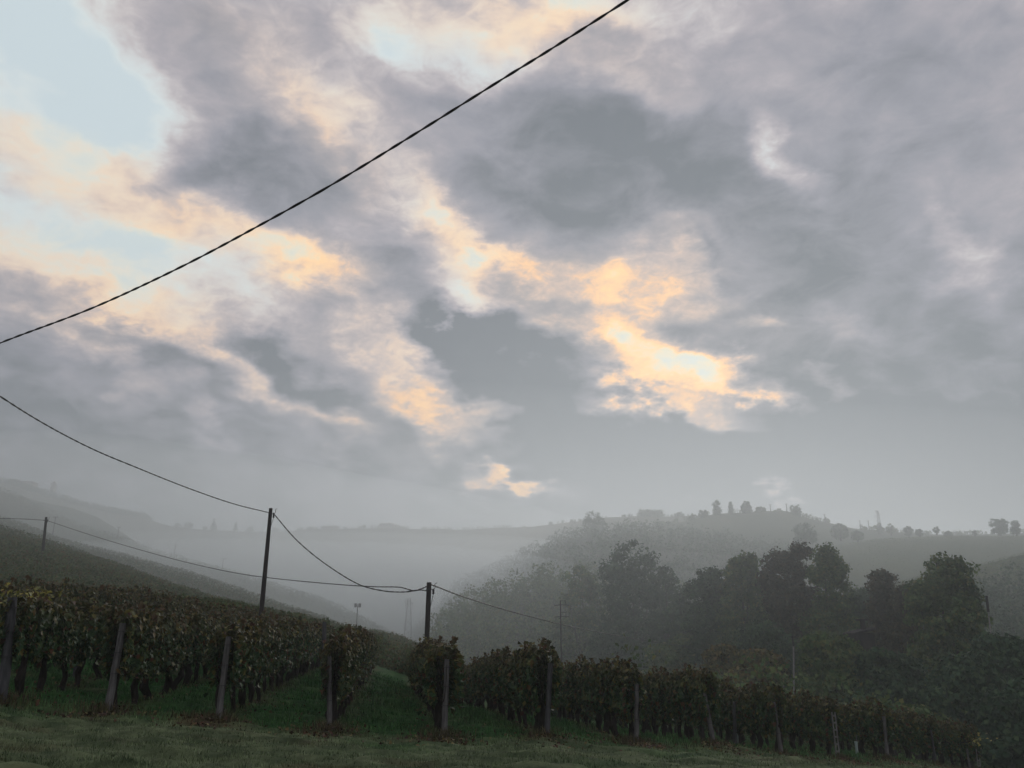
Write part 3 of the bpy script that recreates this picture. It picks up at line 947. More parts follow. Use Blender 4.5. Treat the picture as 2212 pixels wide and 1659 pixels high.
# -- trees on the middle and far ridges: (name, label, x, top y, width px, height px, depth, shape, leaf)
RIDGE = [
    ('deciduous_tree', 'tall broad misty tree crowning the wooded slope left of the knoll', 1284, 1102, 62, 60, 425, 'round', 'dark'),
    ('columnar_tree', 'tall narrow tree on the knoll, first of the three spires', 1547, 1079, 19, 44, 515, 'column', 'dark'),
    ('conifer_tree', 'pointed conifer on the knoll beside the tall narrow tree', 1577, 1085, 15, 40, 515, 'cone', 'dark'),
    ('deciduous_tree', 'round-headed tree on the knoll right of the pointed conifer', 1611, 1080, 25, 34, 515, 'round', 'dark'),
    ('deciduous_tree', 'low tree on the left shoulder of the knoll', 1518, 1099, 24, 22, 515, 'round', 'dark'),
    ('deciduous_tree', 'small tree starting the knoll\'s tree line, farthest left of it', 1497, 1109, 22, 20, 515, 'round', 'green'),
    ('deciduous_tree', 'spreading tree on the knoll top right of the round-headed tree', 1643, 1093, 30, 20, 515, 'round', 'green'),
    ('deciduous_tree', 'low bush-like tree on the knoll top below the two thin masts', 1681, 1098, 26, 14, 515, 'round', 'green'),
    ('clipped_tree', 'square-topped ivy-clad tree at the right end of the knoll', 1717, 1091, 24, 32, 510, 'block', 'dark'),
    ('deciduous_tree', 'dark rounded tree standing in the mist below the square-topped tree', 1735, 1129, 62, 50, 300, 'round', 'dark'),
    ('deciduous_tree', 'pale rounded tree on the slope right of the dark rounded one', 1812, 1130, 44, 36, 385, 'round', 'green'),
    ('deciduous_tree', 'low pale tree sloping off to the right of the pale rounded tree', 1850, 1144, 34, 24, 380, 'round', 'green'),
    ('deciduous_tree', 'faint tree just left of the lattice pylon', 1896, 1129, 20, 24, 500, 'round', 'green'),
    ('deciduous_tree', 'faint tree just right of the lattice pylon', 1922, 1130, 22, 24, 480, 'round', 'green'),
    ('deciduous_tree', 'rounded tree on the field edge, second right of the lattice pylon', 1961, 1136, 24, 22, 420, 'round', 'dark'),
    ('deciduous_tree', 'low tree on the field edge beside the second one right of the pylon', 1985, 1142, 20, 16, 420, 'round', 'dark'),
    ('deciduous_tree', 'lone flat-topped tree midway along the right-hand field edge', 2021, 1136, 17, 16, 400, 'round', 'dark'),
    ('deciduous_tree', 'low bush on the field edge right of the lone flat-topped tree', 2047, 1147, 22, 12, 370, 'round', 'dark'),
    ('conifer_tree', 'tiny pointed tree on the right-hand field edge', 2104, 1143, 14, 14, 360, 'cone', 'dark'),
    ('deciduous_tree', 'stout square-crowned tree on the field edge at the far right', 2155, 1121, 40, 36, 350, 'block', 'dark'),
    ('deciduous_tree', 'slimmer tree at the far right beside the stout square-crowned one', 2190, 1120, 22, 37, 352, 'round', 'dark'),
    ('deciduous_tree', 'wide flat-topped grove tree on the far ridge left of the knoll', 1404, 1102, 56, 18, 840, 'block', 'dark'),
    ('deciduous_tree', 'low tree on the far ridge between the flat-topped grove and the knoll', 1470, 1106, 26, 12, 840, 'round', 'dark'),
    ('deciduous_tree', 'tiny round tree on the far ridge left of the wooded slope', 1190, 1126, 12, 10, 870, 'round', 'dark'),
    ('deciduous_tree', 'very small bush on the rising right part of the far ridge', 1235, 1122, 9, 6, 865, 'round', 'dark'),
    ('deciduous_tree', 'speck of a bush on the far ridge left of the tiny round tree', 1132, 1135, 8, 6, 885, 'round', 'dark'),
    ('deciduous_tree', 'low bush on the dip of the far ridge, right of the long roof', 917, 1139, 15, 6, 895, 'round', 'dark'),
    ('deciduous_tree', 'bush on the far ridge beside the right end of the long roof', 856, 1134, 18, 8, 895, 'round', 'dark'),
    ('deciduous_tree', 'small bush on the far ridge left of the long roof', 786, 1134, 9, 7, 895, 'round', 'dark'),
    ('deciduous_tree', 'square clump on the far ridge left of the long hedge', 671, 1136, 16, 11, 890, 'block', 'dark'),
    ('deciduous_tree', 'low clump on the far ridge two to the left of the long hedge', 648, 1139, 14, 9, 890, 'round', 'dark'),
    ('deciduous_tree', 'tree on the far ridge seen just right of the tall dark pole', 596, 1137, 15, 13, 885, 'round', 'dark'),
    ('deciduous_tree', 'round tree on the far ridge left of the tall dark pole', 541, 1137, 17, 14, 880, 'round', 'dark'),
    ('conifer_tree', 'shorter of the two pointed conifers on the far ridge', 510, 1129, 11, 20, 880, 'cone', 'dark'),
    ('conifer_tree', 'taller of the two pointed conifers on the far ridge', 463, 1121, 15, 28, 875, 'cone', 'dark'),
    ('deciduous_tree', 'low tree at the left foot of the taller pointed conifer', 443, 1136, 14, 12, 875, 'round', 'dark'),
    ('deciduous_tree', 'higher right half of the tree pair left of the conifers', 408, 1125, 20, 22, 870, 'round', 'dark'),
    ('deciduous_tree', 'lower left half of the tree pair left of the conifers', 384, 1129, 18, 16, 868, 'round', 'dark'),
    ('deciduous_tree', 'tiny tree on the falling ridge between the village and the tree pair', 314, 1108, 9, 13, 860, 'round', 'dark'),
    ('deciduous_tree', 'soft rounded tree last in the village tree line', 245, 1095, 24, 20, 850, 'round', 'green'),
    ('deciduous_tree', 'broad tree in the village tree line right of the bell tower', 214, 1088, 28, 26, 850, 'round', 'dark'),
    ('deciduous_tree', 'low tree left of the broad one in the village tree line', 195, 1093, 15, 16, 850, 'round', 'dark'),
    ('conifer_tree', 'pointed dark tree in the village tree line', 179, 1080, 13, 24, 850, 'cone', 'dark'),
    ('deciduous_tree', 'rounded tree left of the pointed dark one in the village', 162, 1077, 18, 22, 850, 'round', 'dark'),
    ('conifer_tree', 'right-hand small cypress next to the bell tower', 143, 1074, 8, 20, 850, 'cone', 'dark'),
    ('conifer_tree', 'left-hand small cypress next to the bell tower', 134, 1072, 8, 20, 850, 'cone', 'dark'),
    ('deciduous_tree', 'tree at the foot of the bell tower on its left', 100, 1064, 18, 18, 850, 'round', 'dark'),
    ('deciduous_tree', 'large dark tree mass below the flat-roofed village building', 70, 1053, 38, 34, 846, 'round', 'dark'),
    ('deciduous_tree', 'tree left of the flat-roofed village building', 36, 1040, 22, 22, 846, 'round', 'dark'),
    ('deciduous_tree', 'highest tree of the village at the left edge of the picture', 6, 1032, 34, 28, 846, 'round', 'dark'),
]


def ridge_tree(nm, lab, x, ytop, w, h, Y, shape, leaf):
    k = far(Y) / F / 1.1
    top = at(x, ytop, Y)
    H = h * k * 1.0
    Wd = w * k * .5
    base = (top[0], top[1], top[2] - H)
    if shape == 'cone':
        lobes = [(0, 0, H * (.12 + .8 * t), Wd * (1.0 - t) + .25, Wd * (1.0 - t) + .25, H * .10) for t in np.linspace(0, 1, 7)]
    elif shape == 'column':
        lobes = [(0, 0, H * .3, Wd, Wd, H * .3), (0, 0, H * .7, Wd * .8, Wd * .8, H * .28)]
    elif shape == 'block':
        lobes = [(sx * Wd * .55, 0, H * z, Wd * .5, Wd * .5, H * .24) for sx in (-1, 0, 1) for z in (.2, .48, .76)]
    else:
        lobes = [(0, 0, H * .62, Wd * .72, Wd * .72, H * .34), (-Wd * .45, 0, H * .42, Wd * .5, Wd * .5, H * .34), (Wd * .48, Wd * .2, H * .40, Wd * .5, Wd * .5, H * .34), (0, 0, H * .2, Wd * .85, Wd * .7, H * .2)]
    area = w * h
    clumps = int(np.clip(area / 9, 22, 150))
    tree(nm, lab, base, lobes, leaf, clumps, 22, max(Wd, H * .5) * .24, max(.30, far(Y) / 620), trunk_r=.3, group='trees on the ridges', limbs=5)


for r_ in RIDGE:
    ridge_tree(*r_)

# far woods that read as one mass
WV, WF = [], []


def woods(hill, x0, x1, v0, v1, n, rr, leafc, seed=0, per=26, gap=.35):
    V_, F_, off = [], [], 0
    sx = rng.uniform(x0, x1, n)
    v = rng.uniform(v0, v1, n)
    keep = fbm(sx * .03, v * 6, 3, seed) > gap
    sx, v = sx[keep], v[keep]
    P = hill.surf(sx, v)
    hh = rr * rng.uniform(.8, 1.6, len(P))
    lob = np.stack([P[:, 0], P[:, 1], P[:, 2] + hh * .8, hh * .7, hh * .7, hh], 1)
    pts = []
    for l in lob:
        q = rng.normal(size=(per * 4, 3))
        q /= np.linalg.norm(q, axis=1, keepdims=True)
        q *= rng.uniform(.5, 1, (len(q), 1)) ** .5
        pts.append(l[:3] + q * l[3:6])
    pts = np.concatenate(pts)
    return cards(pts, leafc)


def stuff(name, label, parts, mat, cat):
    off, Vs, Fs = 0, [], []
    for V_, F_ in parts:
        Vs.append(V_)
        Fs.append(F_ + off)
        off += len(V_)
    o = obj(name, mesh_np(name, np.concatenate(Vs), np.concatenate(Fs), mat))
    return tag(o, label, cat, kind='stuff')


stuff('woodland', 'misty woodland covering the slope below the knoll', [woods(H_wood, 960, 1720, 0.0, 1.0, 1300, 2.3, .75, 3, 12, .0)], M_TREE['dark'], 'woodland')
stuff('woodland', 'pale thicket at the bottom of the valley right of the nearer cable pole', [woods(H_mist, 935, 1560, 0.0, .9, 330, 3.0, .7, 5, 36, .0)], M_TREE['green'], 'woodland')
stuff('woodland', 'dark undergrowth at the foot of the near wood', [woods(H_right, 1740, 2260, .25, .98, 210, 2.2, .5, 6, 34, .2)], M_TREE['dark'], 'woodland')
stuff('ridge_hedge', 'low broken hedge line along the far ridge', [woods(H_far, 560, 1500, .0, .015, 220, .8, .6, 2, 8, .42), woods(H_far, -60, 330, .0, .06, 260, 1.6, .8, 2, 12, .2)], M_TREE['dark'], 'hedge')
stuff('ridge_hedge', 'scrub and hedge tufts along the crest of the knoll', [woods(H_knoll, 1420, 2220, .0, .03, 200, .9, .6, 4, 10, .4)], M_TREE['green'], 'hedge')

# understory between the trees of the near wood, on the ground itself
n = 520
ux = rng.uniform(8, 92, n)
uy = rng.uniform(56, 150, n)
ok = (ux > (uy - 30) * .16 + 2) & (ux < uy * 0.72 + 8)
ux, uy = ux[ok], uy[ok]
uz = gz(ux, uy)
upts = []
for a_, b_, c_ in zip(ux, uy, uz):
    h_ = rng.uniform(1.8, 4.2)
    q = rng.normal(size=(110, 3))
    q /= np.linalg.norm(q, axis=1, keepdims=True)
    q *= rng.uniform(.4, 1, (110, 1)) ** .5
    upts.append(np.array([a_, b_, c_ + h_ * .7]) + q * np.array([h_ * .8, h_ * .8, h_]))
stuff('undergrowth', 'tangled bushes and saplings between the trees of the wood', [cards(np.concatenate(upts), .42)], M_TREE['green'], 'undergrowth')


# -- vineyards on the hillsides: rows of vine tops following the slope
def hill_rows(hill, x0, x1, v0, v1, nrows, per, card, hgt, seed):
    out = []
    for r in np.linspace(v0, v1, nrows):
        n = per
        sx = rng.uniform(x0, x1, n)
        v = np.full(n, r) + rng.normal(size=n) * .0018
        P = hill.surf(sx, np.clip(v, 0, 1))
        hh = hgt * (.75 + .5 * fbm(sx * .05, sx * 0 + r * 40, 3, seed))
        P[:, 2] += rng.uniform(0.0, 1, n) * hh
        P[:, :2] += rng.normal(size=(n, 2)) * .3
        out.append(P)
    return cards(np.concatenate(out), card)


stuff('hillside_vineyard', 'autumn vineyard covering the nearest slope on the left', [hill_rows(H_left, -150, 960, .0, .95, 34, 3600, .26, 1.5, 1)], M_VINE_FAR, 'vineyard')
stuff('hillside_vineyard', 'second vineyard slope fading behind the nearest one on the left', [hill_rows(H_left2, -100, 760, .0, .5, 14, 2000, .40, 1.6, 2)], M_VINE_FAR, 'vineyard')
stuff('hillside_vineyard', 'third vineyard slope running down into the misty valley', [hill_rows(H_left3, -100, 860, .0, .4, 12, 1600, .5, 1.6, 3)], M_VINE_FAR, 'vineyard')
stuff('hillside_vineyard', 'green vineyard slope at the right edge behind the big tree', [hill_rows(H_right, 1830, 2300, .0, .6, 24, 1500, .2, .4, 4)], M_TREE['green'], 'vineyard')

stuff('row_crop', 'low crop rows on the broad field under the right-hand skyline', [hill_rows(H_field, 1720, 2400, .0, .5, 40, 700, .22, .25, 6)], M_TREE['green'], 'crop')
# ploughed strip at the far right, below the green slope
sx = np.linspace(2080, 2420, 60)
vv = np.linspace(.50, .86, 24)
Q = np.stack([H_right.surf(sx, np.full(60, v)) for v in vv])
Q[..., 2] += .25 + .12 * np.abs(np.sin(np.arange(24) * 1.3))[:, None]
i = np.arange(24 * 60).reshape(24, 60)
tag(obj('ploughed_field', mesh_np('ploughed_field', Q.reshape(-1, 3), np.stack([i[:-1, :-1], i[:-1, 1:], i[1:, 1:], i[1:, :-1]], -1).reshape(-1, 4), M_PLOUGH, True)), kind='structure')


# ------------------------------------------------------------------ vines
def vine_foliage(k):
    """one plant's leaf wall: 1.15 m along the row (local y), about 0.8 m thick"""
    n = 900
    y = rng.uniform(-.62, .62, n)
    z = rng.beta(1.5, 1.25, n) * 1.52 + .34
    low = fbm(y * 2.2 + k * 7.7, y * 0 + k, 3, 50 + k)
    z = np.where(z < .36 + low * .62, z + rng.uniform(.2, .9, n), z)
    wid = np.interp(z, [.34, .7, 1.1, 1.6, 1.85, 2.3], [.09, .17, .26, .29, .19, .06])
    wid = wid * (.5 + 1.0 * fbm(y * 2.4 + 3 * k, z * 2.4, 3, 60 + k))
    side = rng.choice([-1, 1], n)
    x = side * wid * rng.uniform(.35, 1.0, n) ** .4
    C = np.stack([x, y, z], -1)
    nr = np.stack([side * 1.0, rng.normal(size=n) * .3, .45 + 0 * x], -1)
    # hanging curtain of shoots and a few canes sticking up
    ex, en = [], []
    for s in range(int(rng.integers(4, 8))):
        y0 = rng.uniform(-.5, .5)
        x0 = rng.uniform(-.25, .25)
        h = rng.uniform(.10, .34)
        m = int(rng.integers(4, 8))
        t = np.linspace(0, 1, m)
        ex.append(np.stack([x0 + rng.normal() * .12 * t, y0 + rng.normal() * .1 * t, 1.74 + h * t], -1))
        en.append(rng.normal(size=(m, 3)) * .6 + np.array([0, -.3, .5]))
    for s in range(int(rng.integers(3, 6))):
        y0 = rng.uniform(-.5, .5)
        x0 = rng.choice([-1, 1]) * rng.uniform(.16, .30)
        m = int(rng.integers(5, 9))
        t = np.linspace(0, 1, m)
        ex.append(np.stack([x0 + .06 * rng.normal(size=m), y0 + .08 * rng.normal(size=m), 1.0 - .5 * t], -1))
        en.append(rng.normal(size=(m, 3)) * .4 + np.array([np.sign(x0), 0, .3]))
    C = np.concatenate([C] + ex)
    nr = np.concatenate([nr] + en)
    V_, F_ = lobed(C, .108, nr)
    return mesh_np('foliage', V_, F_, M_VINE)


def vine_trunk(k):
    mb = MB()
    lean = random.uniform(-.18, .18)
    pts = [(0, 0, -.12), (random.uniform(-.03, .03), lean * .3, .12), (random.uniform(-.07, .07), lean * .7 + random.uniform(-.06, .06), .36), (random.uniform(-.05, .05), lean, .62), (0, lean * .6, .80)]
    mb.tube(pts, [.075, .055, .068, .052, .045], 7, wob=.55)
    mb.tube([pts[-1], (0, .25, 1.0), (.02, .58, 1.02)], [.035, .025, .015], 5, wob=.3)
    mb.tube([pts[-1], (0, -.2, 1.02), (-.02, -.5, 1.0)], [.032, .022, .013], 5, wob=.3)
    for s in range(5):
        y0 = random.uniform(-.5, .5)
        mb.tube([(0, y0, 1.0), (random.uniform(-.1, .1), y0 + random.uniform(-.1, .1), 1.4), (random.uniform(-.15, .15), y0 + random.uniform(-.15, .15), 1.85)], [.008, .006, .003], 4, cap=False)
    me_ = bpy.data.meshes.new('trunk')
    me_.from_pydata(mb.v, [], mb.f)
    me_.materials.append(M_TRUNK)
    me_.update()
    return me_


FOL = [vine_foliage(k) for k in range(9)]
TRK = [vine_trunk(k) for k in range(7)]
ORD = ['first', 'second', 'third', 'fourth', 'fifth', 'sixth', 'seventh', 'eighth', 'ninth', 'tenth', 'eleventh', 'twelfth', 'thirteenth', 'fourteenth', 'fifteenth', 'sixteenth', 'seventeenth', 'eighteenth',
       'nineteenth', 'twentieth', 'twenty-first', 'twenty-second', 'twenty-third', 'twenty-fourth', 'twenty-fifth', 'twenty-sixth', 'twenty-seventh', 'twenty-eighth', 'twenty-ninth', 'thirtieth']
POST_DESC = [
    'thick grey post at the left edge', 'slanted grey post half swallowed by leaves', 'grey post with a dark cap of leaves', 'slim pale post left of the middle alley',
    'split grey post at the free-standing hedge end', 'post topped by wild canes', 'straight post with litter at its foot', 'post slanting down to the right',
    'crooked dark-footed post', 'slotted pale post, nearer of two', 'blue-grey upright post beyond the slotted one', 'faint thin post low on the right', 'thin post beside the last slotted one', 'last slotted post in the lower right corner']
VSP = 1.12
rows = []
for i_, p in enumerate(POSTS):
    q = at(p[0], p[1], p[4])
    rows.append((q[0], q[1], POST_DESC[i_], p))
q0 = np.array([rows[0][0], rows[0][1]])
rows_all = [(q0[0] - 2.6, q0[1] - .4, 'row that enters from the left edge', None), (q0[0] - 5.2, q0[1] - .6, 'outer row beyond the left edge', None)] + rows
brown_by_row = {}
plants = []
for ri, (x0, y0, desc, p) in enumerate(rows_all):
    leng = 52 if x0 < 2 else (46 if x0 < 9 else 34)
    nv = int(leng / VSP)
    for k in range(nv):
        t = .56 + k * VSP
        X, Yy = x0 + ROWDIR[0] * t, y0 + ROWDIR[1] * t
        plants.append((math.hypot(X, Yy), ri, k, X, Yy))
ang = -math.atan2(ROWDIR[0], ROWDIR[1]) * 1.0
# only vines the photograph can show
vis = []
for d, ri, k, X, Yy in plants:
    xs = 1106 + F * X / (Yy * CP - 2.5 * SP)
    if xs > -60:
        vis.append((d, ri, k, X, Yy))
vis.sort()
near_set, far_set = vis[:300], vis[300:]
zs = gz([v[3] for v in near_set], [v[4] for v in near_set])
for (d, ri, k, X, Yy), z in zip(near_set, zs):
    desc = rows_all[ri][2]
    lab = f'{ORD[k]} grape vine behind the {desc}' if rows_all[ri][3] else f'{ORD[min(k, 29)]} grape vine along the {desc}'
    root = empty('grape_vine', (X, Yy, z), lab, 'grape vine', 'grape vines trained in rows', rz=ang + random.uniform(-.04, .04) + (math.pi if random.random() < .5 else 0))
    fo = obj('foliage', FOL[random.randrange(len(FOL))], root)
    s_ = random.uniform(.93, 1.06)
    end = .8 if k == 0 else 1.0
    fo.scale = (random.uniform(.9, 1.15), 1.0, s_)
    br = (-.04 if ri < 5 else -.28) + random.uniform(-.15, .22)
    if ri in (5, 6):
        br = .18
    if ri == 6 and k < 3:
        br = -.45
        fo.scale = (1.35, 1.0, 1.0)
    fo.color = (br, 0, 0, 1)
    tk = obj('trunk', TRK[random.randrange(len(TRK))], root)
    tk.rotation_euler = (random.uniform(-.14, .14), random.uniform(-.10, .10), random.uniform(-.5, .5))
    tk.scale = (random.uniform(.8, 1.5),) * 2 + (random.uniform(.85, 1.1),)
    tk.location = (0, random.uniform(-.22, .22), 0)
# the remaining vines farther up the rows
pts = []
zs = gz([v[3] for v in far_set], [v[4] for v in far_set])
for (d, ri, k, X, Yy), z in zip(far_set, zs):
    n = 150
    y = rng.uniform(-.62, .62, n)
    zl = rng.beta(1.5, 1.2, n) * 1.48 + .38
    wd = np.interp(zl, [.4, 1.1, 1.65, 1.9], [.09, .24, .28, .14])
    x = rng.choice([-1, 1], n) * wd * rng.uniform(.3, 1, n) ** .4
    c_, s_ = math.cos(ang), math.sin(ang)
    pts.append(np.stack([X + x * c_ - y * s_, Yy + x * s_ + y * c_, z + zl * random.uniform(.93, 1.06)], -1))
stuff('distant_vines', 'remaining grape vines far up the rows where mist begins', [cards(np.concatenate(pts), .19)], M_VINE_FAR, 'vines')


for (x_, y_, Y_, lab) in ((2090, 1597, 36.5, 'bright yellow vine shoots topping the end of the last row'), (60, 1288, 19.5, 'yellow-green vine shoots on top of the row at the left edge')):
    c0 = at(x_, y_, Y_)
    sh = empty('yellow_shoots', c0, lab, 'vine shoots')
    q = rng.normal(size=(90, 3)) * np.array([.35, .25, .11])
    V_, F_ = lobed(q, .10, np.tile([0, -.3, 1.0], (90, 1)))
    obj('leaves', mesh_np('leaves', V_, F_, M_YELLOW), sh)
    cn = MB()
    for k in range(5):
        e_ = (random.uniform(-.3, .3), random.uniform(-.2, .2), random.uniform(0, .12))
        cn.tube([(e_[0] * .4, e_[1] * .4, -.55), (e_[0] * .8, e_[1] * .8, -.15), e_], [.008, .006, .003], 4, cap=False)
    tag(cn.build('cane', M_TRUNK, sh), kind='stuff')


# ------------------------------------------------------------------ posts
def wooden_post(label, base, top, r, mat, name='vineyard_post', group='end posts of the vine rows'):
    b_, t_ = np.array(base), np.array(top)
    root = empty(name, b_, label, 'post', group)
    mb = MB()
    ps, rs = [], []
    for k in range(9):
        t = k / 8
        q = (t_ - b_) * t
        j = .14 * r * np.array([math.sin(k * 1.9 + b_[0]), math.cos(k * 1.3 + b_[0]), 0]) * (0 < k < 8)
        ps.append(q + j * .5 + np.array([0, 0, -.25 if k == 0 else 0]))
        rs.append(r * (1.12 - .22 * t) * random.uniform(.95, 1.05))
    mb.tube(ps, rs, 9, wob=.14)
    mb.build('shaft', mat, root)
    for z in (.42, .66, .9):
        wr = MB()
        q = (t_ - b_) * z
        wr.tube([q + (r * 1.2) * np.array([math.cos(a), math.sin(a), 0]) for a in np.linspace(0, 2 * math.pi, 9)], .006, 4, cap=False)
        wr.build('wire_wrap', M_IRON, root)
    return root


def slotted_post(label, base, top, w, name='vineyard_post', group='end posts of the vine rows'):
    b_, t_ = np.array(base), np.array(top)
    root = empty(name, b_, label, 'post', group)
    d = (t_ - b_)
    h = np.linalg.norm(d)
    mb = MB()
    for sx in (-1, 1):
        o_ = np.array([sx * w * .36, 0, 0])
        mb.tube([o_ + np.array([0, 0, -.2]), o_ + d], w * .17, 4)
    mb.build('shaft', M_CONC, root)
    k = 0
    z = .05
    while z < h - .03:
        q = d * (z / h)
        m2 = MB().box((q[0], q[1], q[2]), (w * .72, w * .28, .05))
        m2.build('rung', M_CONC, root)
        z += .21
    return root


for i_, p in enumerate(POSTS):
    base = at(p[0], p[1], p[4])
    base[2] = gz1(base[0], base[1])
    top = at(p[2], p[3], p[4] + .12)
    lab = POST_DESC[i_] + (' of the vineyard' if len(POST_DESC[i_].split()) < 5 else '')
    if p[5] == 'slotted':
        slotted_post(lab, base, top, .14)
    else:
        r = {0: .095, 1: .070, 2: .066, 3: .052, 4: .062, 5: .060, 6: .055, 7: .058, 8: .055, 10: .058, 11: .04, 12: .04}[i_]
        wooden_post(lab, base, top, r, M_POST if i_ not in (0, 5, 11) else M_POST_DARK)

# stakes inside the rows
INNER = [(161, 1470, 162, 1400, 22.0, .055, 'dark stake among the trunks behind the leftmost post', M_POST_DARK), (700, 1440, 701, 1343, 33.0, .09, 'tall dark stake rising from the row left of the middle alley', M_POST_DARK),
         (1587, 1600, 1586, 1516, 26.0, .05, 'dim stake between the slanting post and the crooked post', M_POST_DARK), (2010, 1600, 2008, 1560, 40.0, .05, 'dark stake showing above the last rows on the right', M_POST_DARK)]
for bx, by, tx, ty, Y, r, lab, mt in INNER:
    b_ = at(bx, by, Y)
    b_[2] = gz1(b_[0], b_[1])
    t_ = at(tx, ty, Y)
    t_[2] = max(t_[2], b_[2] + 1.2)
    wooden_post(lab, b_, t_, r, mt, 'vineyard_stake', 'stakes inside the rows')
for x_, y_, Y, lab in ((1850, 1600, 29.0, 'pale plastic vine guard standing in the grass right of the nearer slotted post'), (1592, 1578, 27.5, 'short whitish vine guard in the grass right of the slanting post')):
    b_ = at(x_, y_ + 18, Y)
    b_[2] = gz1(b_[0], b_[1])
    root = empty('vine_guard', b_, lab, 'vine guard', 'plastic vine guards')
    MB().tube([(0, 0, -.05), (0.01, 0, .55)], [.05, .045], 8, cap=False).tube([(0.01, 0, .5), (0.01, 0, .56)], [.052, .052], 8, cap=False).build('tube', material('pale_guard_plastic', (.34, .42, .40), .5, .3)[0], root)
    MB().tube([(0.04, 0, -.1), (.05, 0, .75)], .012, 5).build('stake', M_POST, root)


# ------------------------------------------------------------------ cables and poles
def smooth_path(pts, n):
    """Catmull-Rom through (x, y, depth) survey points -> world"""
    p = np.array(pts, float)
    p = np.vstack([2 * p[0] - p[1], p, 2 * p[-1] - p[-2]])
    out = []
    m = len(p) - 3
    for k in range(m):
        for t in np.linspace(0, 1, n, endpoint=(k == m - 1)):
            a, b_, c_, d = p[k:k + 4]
            out.append(.5 * ((2 * b_) + (-a + c_) * t + (2 * a - 5 * b_ + 4 * c_ - d) * t * t + (-a + 3 * b_ - 3 * c_ + d) * t ** 3))
    return np.array([at(*q) for q in out])


def twisted_cable(label, P, strand_r, pitch, step, strands=2, cat='cable', group='overhead cables'):
    seg = np.linalg.norm(np.diff(P, axis=0), axis=1)
    s = np.concatenate([[0], np.cumsum(seg)])
    n = int(s[-1] / step)
    u = np.linspace(0, s[-1], n)
    Q = np.stack([np.interp(u, s, P[:, k]) for k in range(3)], -1)
    for _ in range(3):
        Q[1:-1] = (Q[:-2] + 2 * Q[1:-1] + Q[2:]) / 4
    T = np.gradient(Q, axis=0)
    T /= np.linalg.norm(T, axis=1, keepdims=True)
    A = np.cross(T, [0, 0, 1.0])
    A /= np.linalg.norm(A, axis=1, keepdims=True)
    B = np.cross(T, A)
    root = empty('overhead_cable', Q[len(Q) // 2], label, cat, group)
    ph0 = u / pitch * 2 * math.pi + 1.3 * np.sin(u * .9) + .8 * np.sin(u * 2.3 + 1)
    for k in range(strands):
        ph = ph0 + 2 * math.pi * k / strands
        C = Q + (A * np.cos(ph)[:, None] + B * np.sin(ph)[:, None]) * strand_r * .74
        mb = MB()
        mb.tube(C - Q[len(Q) // 2], strand_r, 6)
        mb.build('strand', M_CABLE, root, smooth=True)
    return root


twisted_cable('thick twisted black cable crossing the whole sky diagonally', smooth_path([(-420, 905, 19), (-200, 825, 16.5), (0, 741, 14.3), (200, 665, 12.9), (390, 577, 11.8), (560, 487, 10.9), (720, 397, 10.2), (900, 287, 9.6), (1090, 168, 9.0), (1200, 100, 8.7), (1362, -4, 8.3), (1600, -160, 7.8), (1900, -360, 7.3)], 16), .0115, .66, .045)
P2T = at(587, 1105, 44)
P3T = at(924, 1268, 37)
P1T = at(100, 1124, 92)
twisted_cable('sagging cable from the left edge down to the tall pole', smooth_path([(-500, 470, 14), (-200, 722, 19), (0, 856, 23), (100, 918, 26), (200, 970, 29), (300, 1012, 32), (400, 1056 - 4, 36), (500, 1087, 40), (583, 1108, 44)], 12), .017, .8, .12)
twisted_cable('slack cable hanging from the tall pole to the middle pole', smooth_path([(590, 1108, 44), (640, 1166, 43.2), (700, 1216, 42.2), (770, 1260, 41), (820, 1275, 40), (865, 1279, 39), (900, 1275, 38), (924, 1266, 37)], 12), .020, .8, .12)
twisted_cable('long thin cable from the small left pole to the middle pole', smooth_path([(100, 1124, 92), (200, 1157, 84), (300, 1187, 76), (400, 1214, 69), (500, 1236, 61), (580, 1248, 56), (700, 1260, 49), (800, 1267, 43), (858, 1268, 40), (875, 1271, 39), (890, 1276, 38.3), (905, 1275, 37.8), (912, 1273, 37.4), (917, 1278, 37.2), (922, 1276, 37)], 9), .019, .9, .2)
twisted_cable('short cable running off the left edge from the small left pole', smooth_path([(-250, 1118, 96), (-120, 1117, 95), (0, 1120, 93.5), (50, 1121, 93), (98, 1124, 92)], 9), .022, .9, .2)
twisted_cable('thin cable descending from the middle pole into the wood', smooth_path([(928, 1262, 37), (945, 1268, 38), (1000, 1289, 42), (1100, 1320, 52), (1213, 1349, 64), (1300, 1367, 76), (1400, 1385, 92), (1450, 1392, 100), (1560, 1412, 118)], 12), .023, .9, .2)


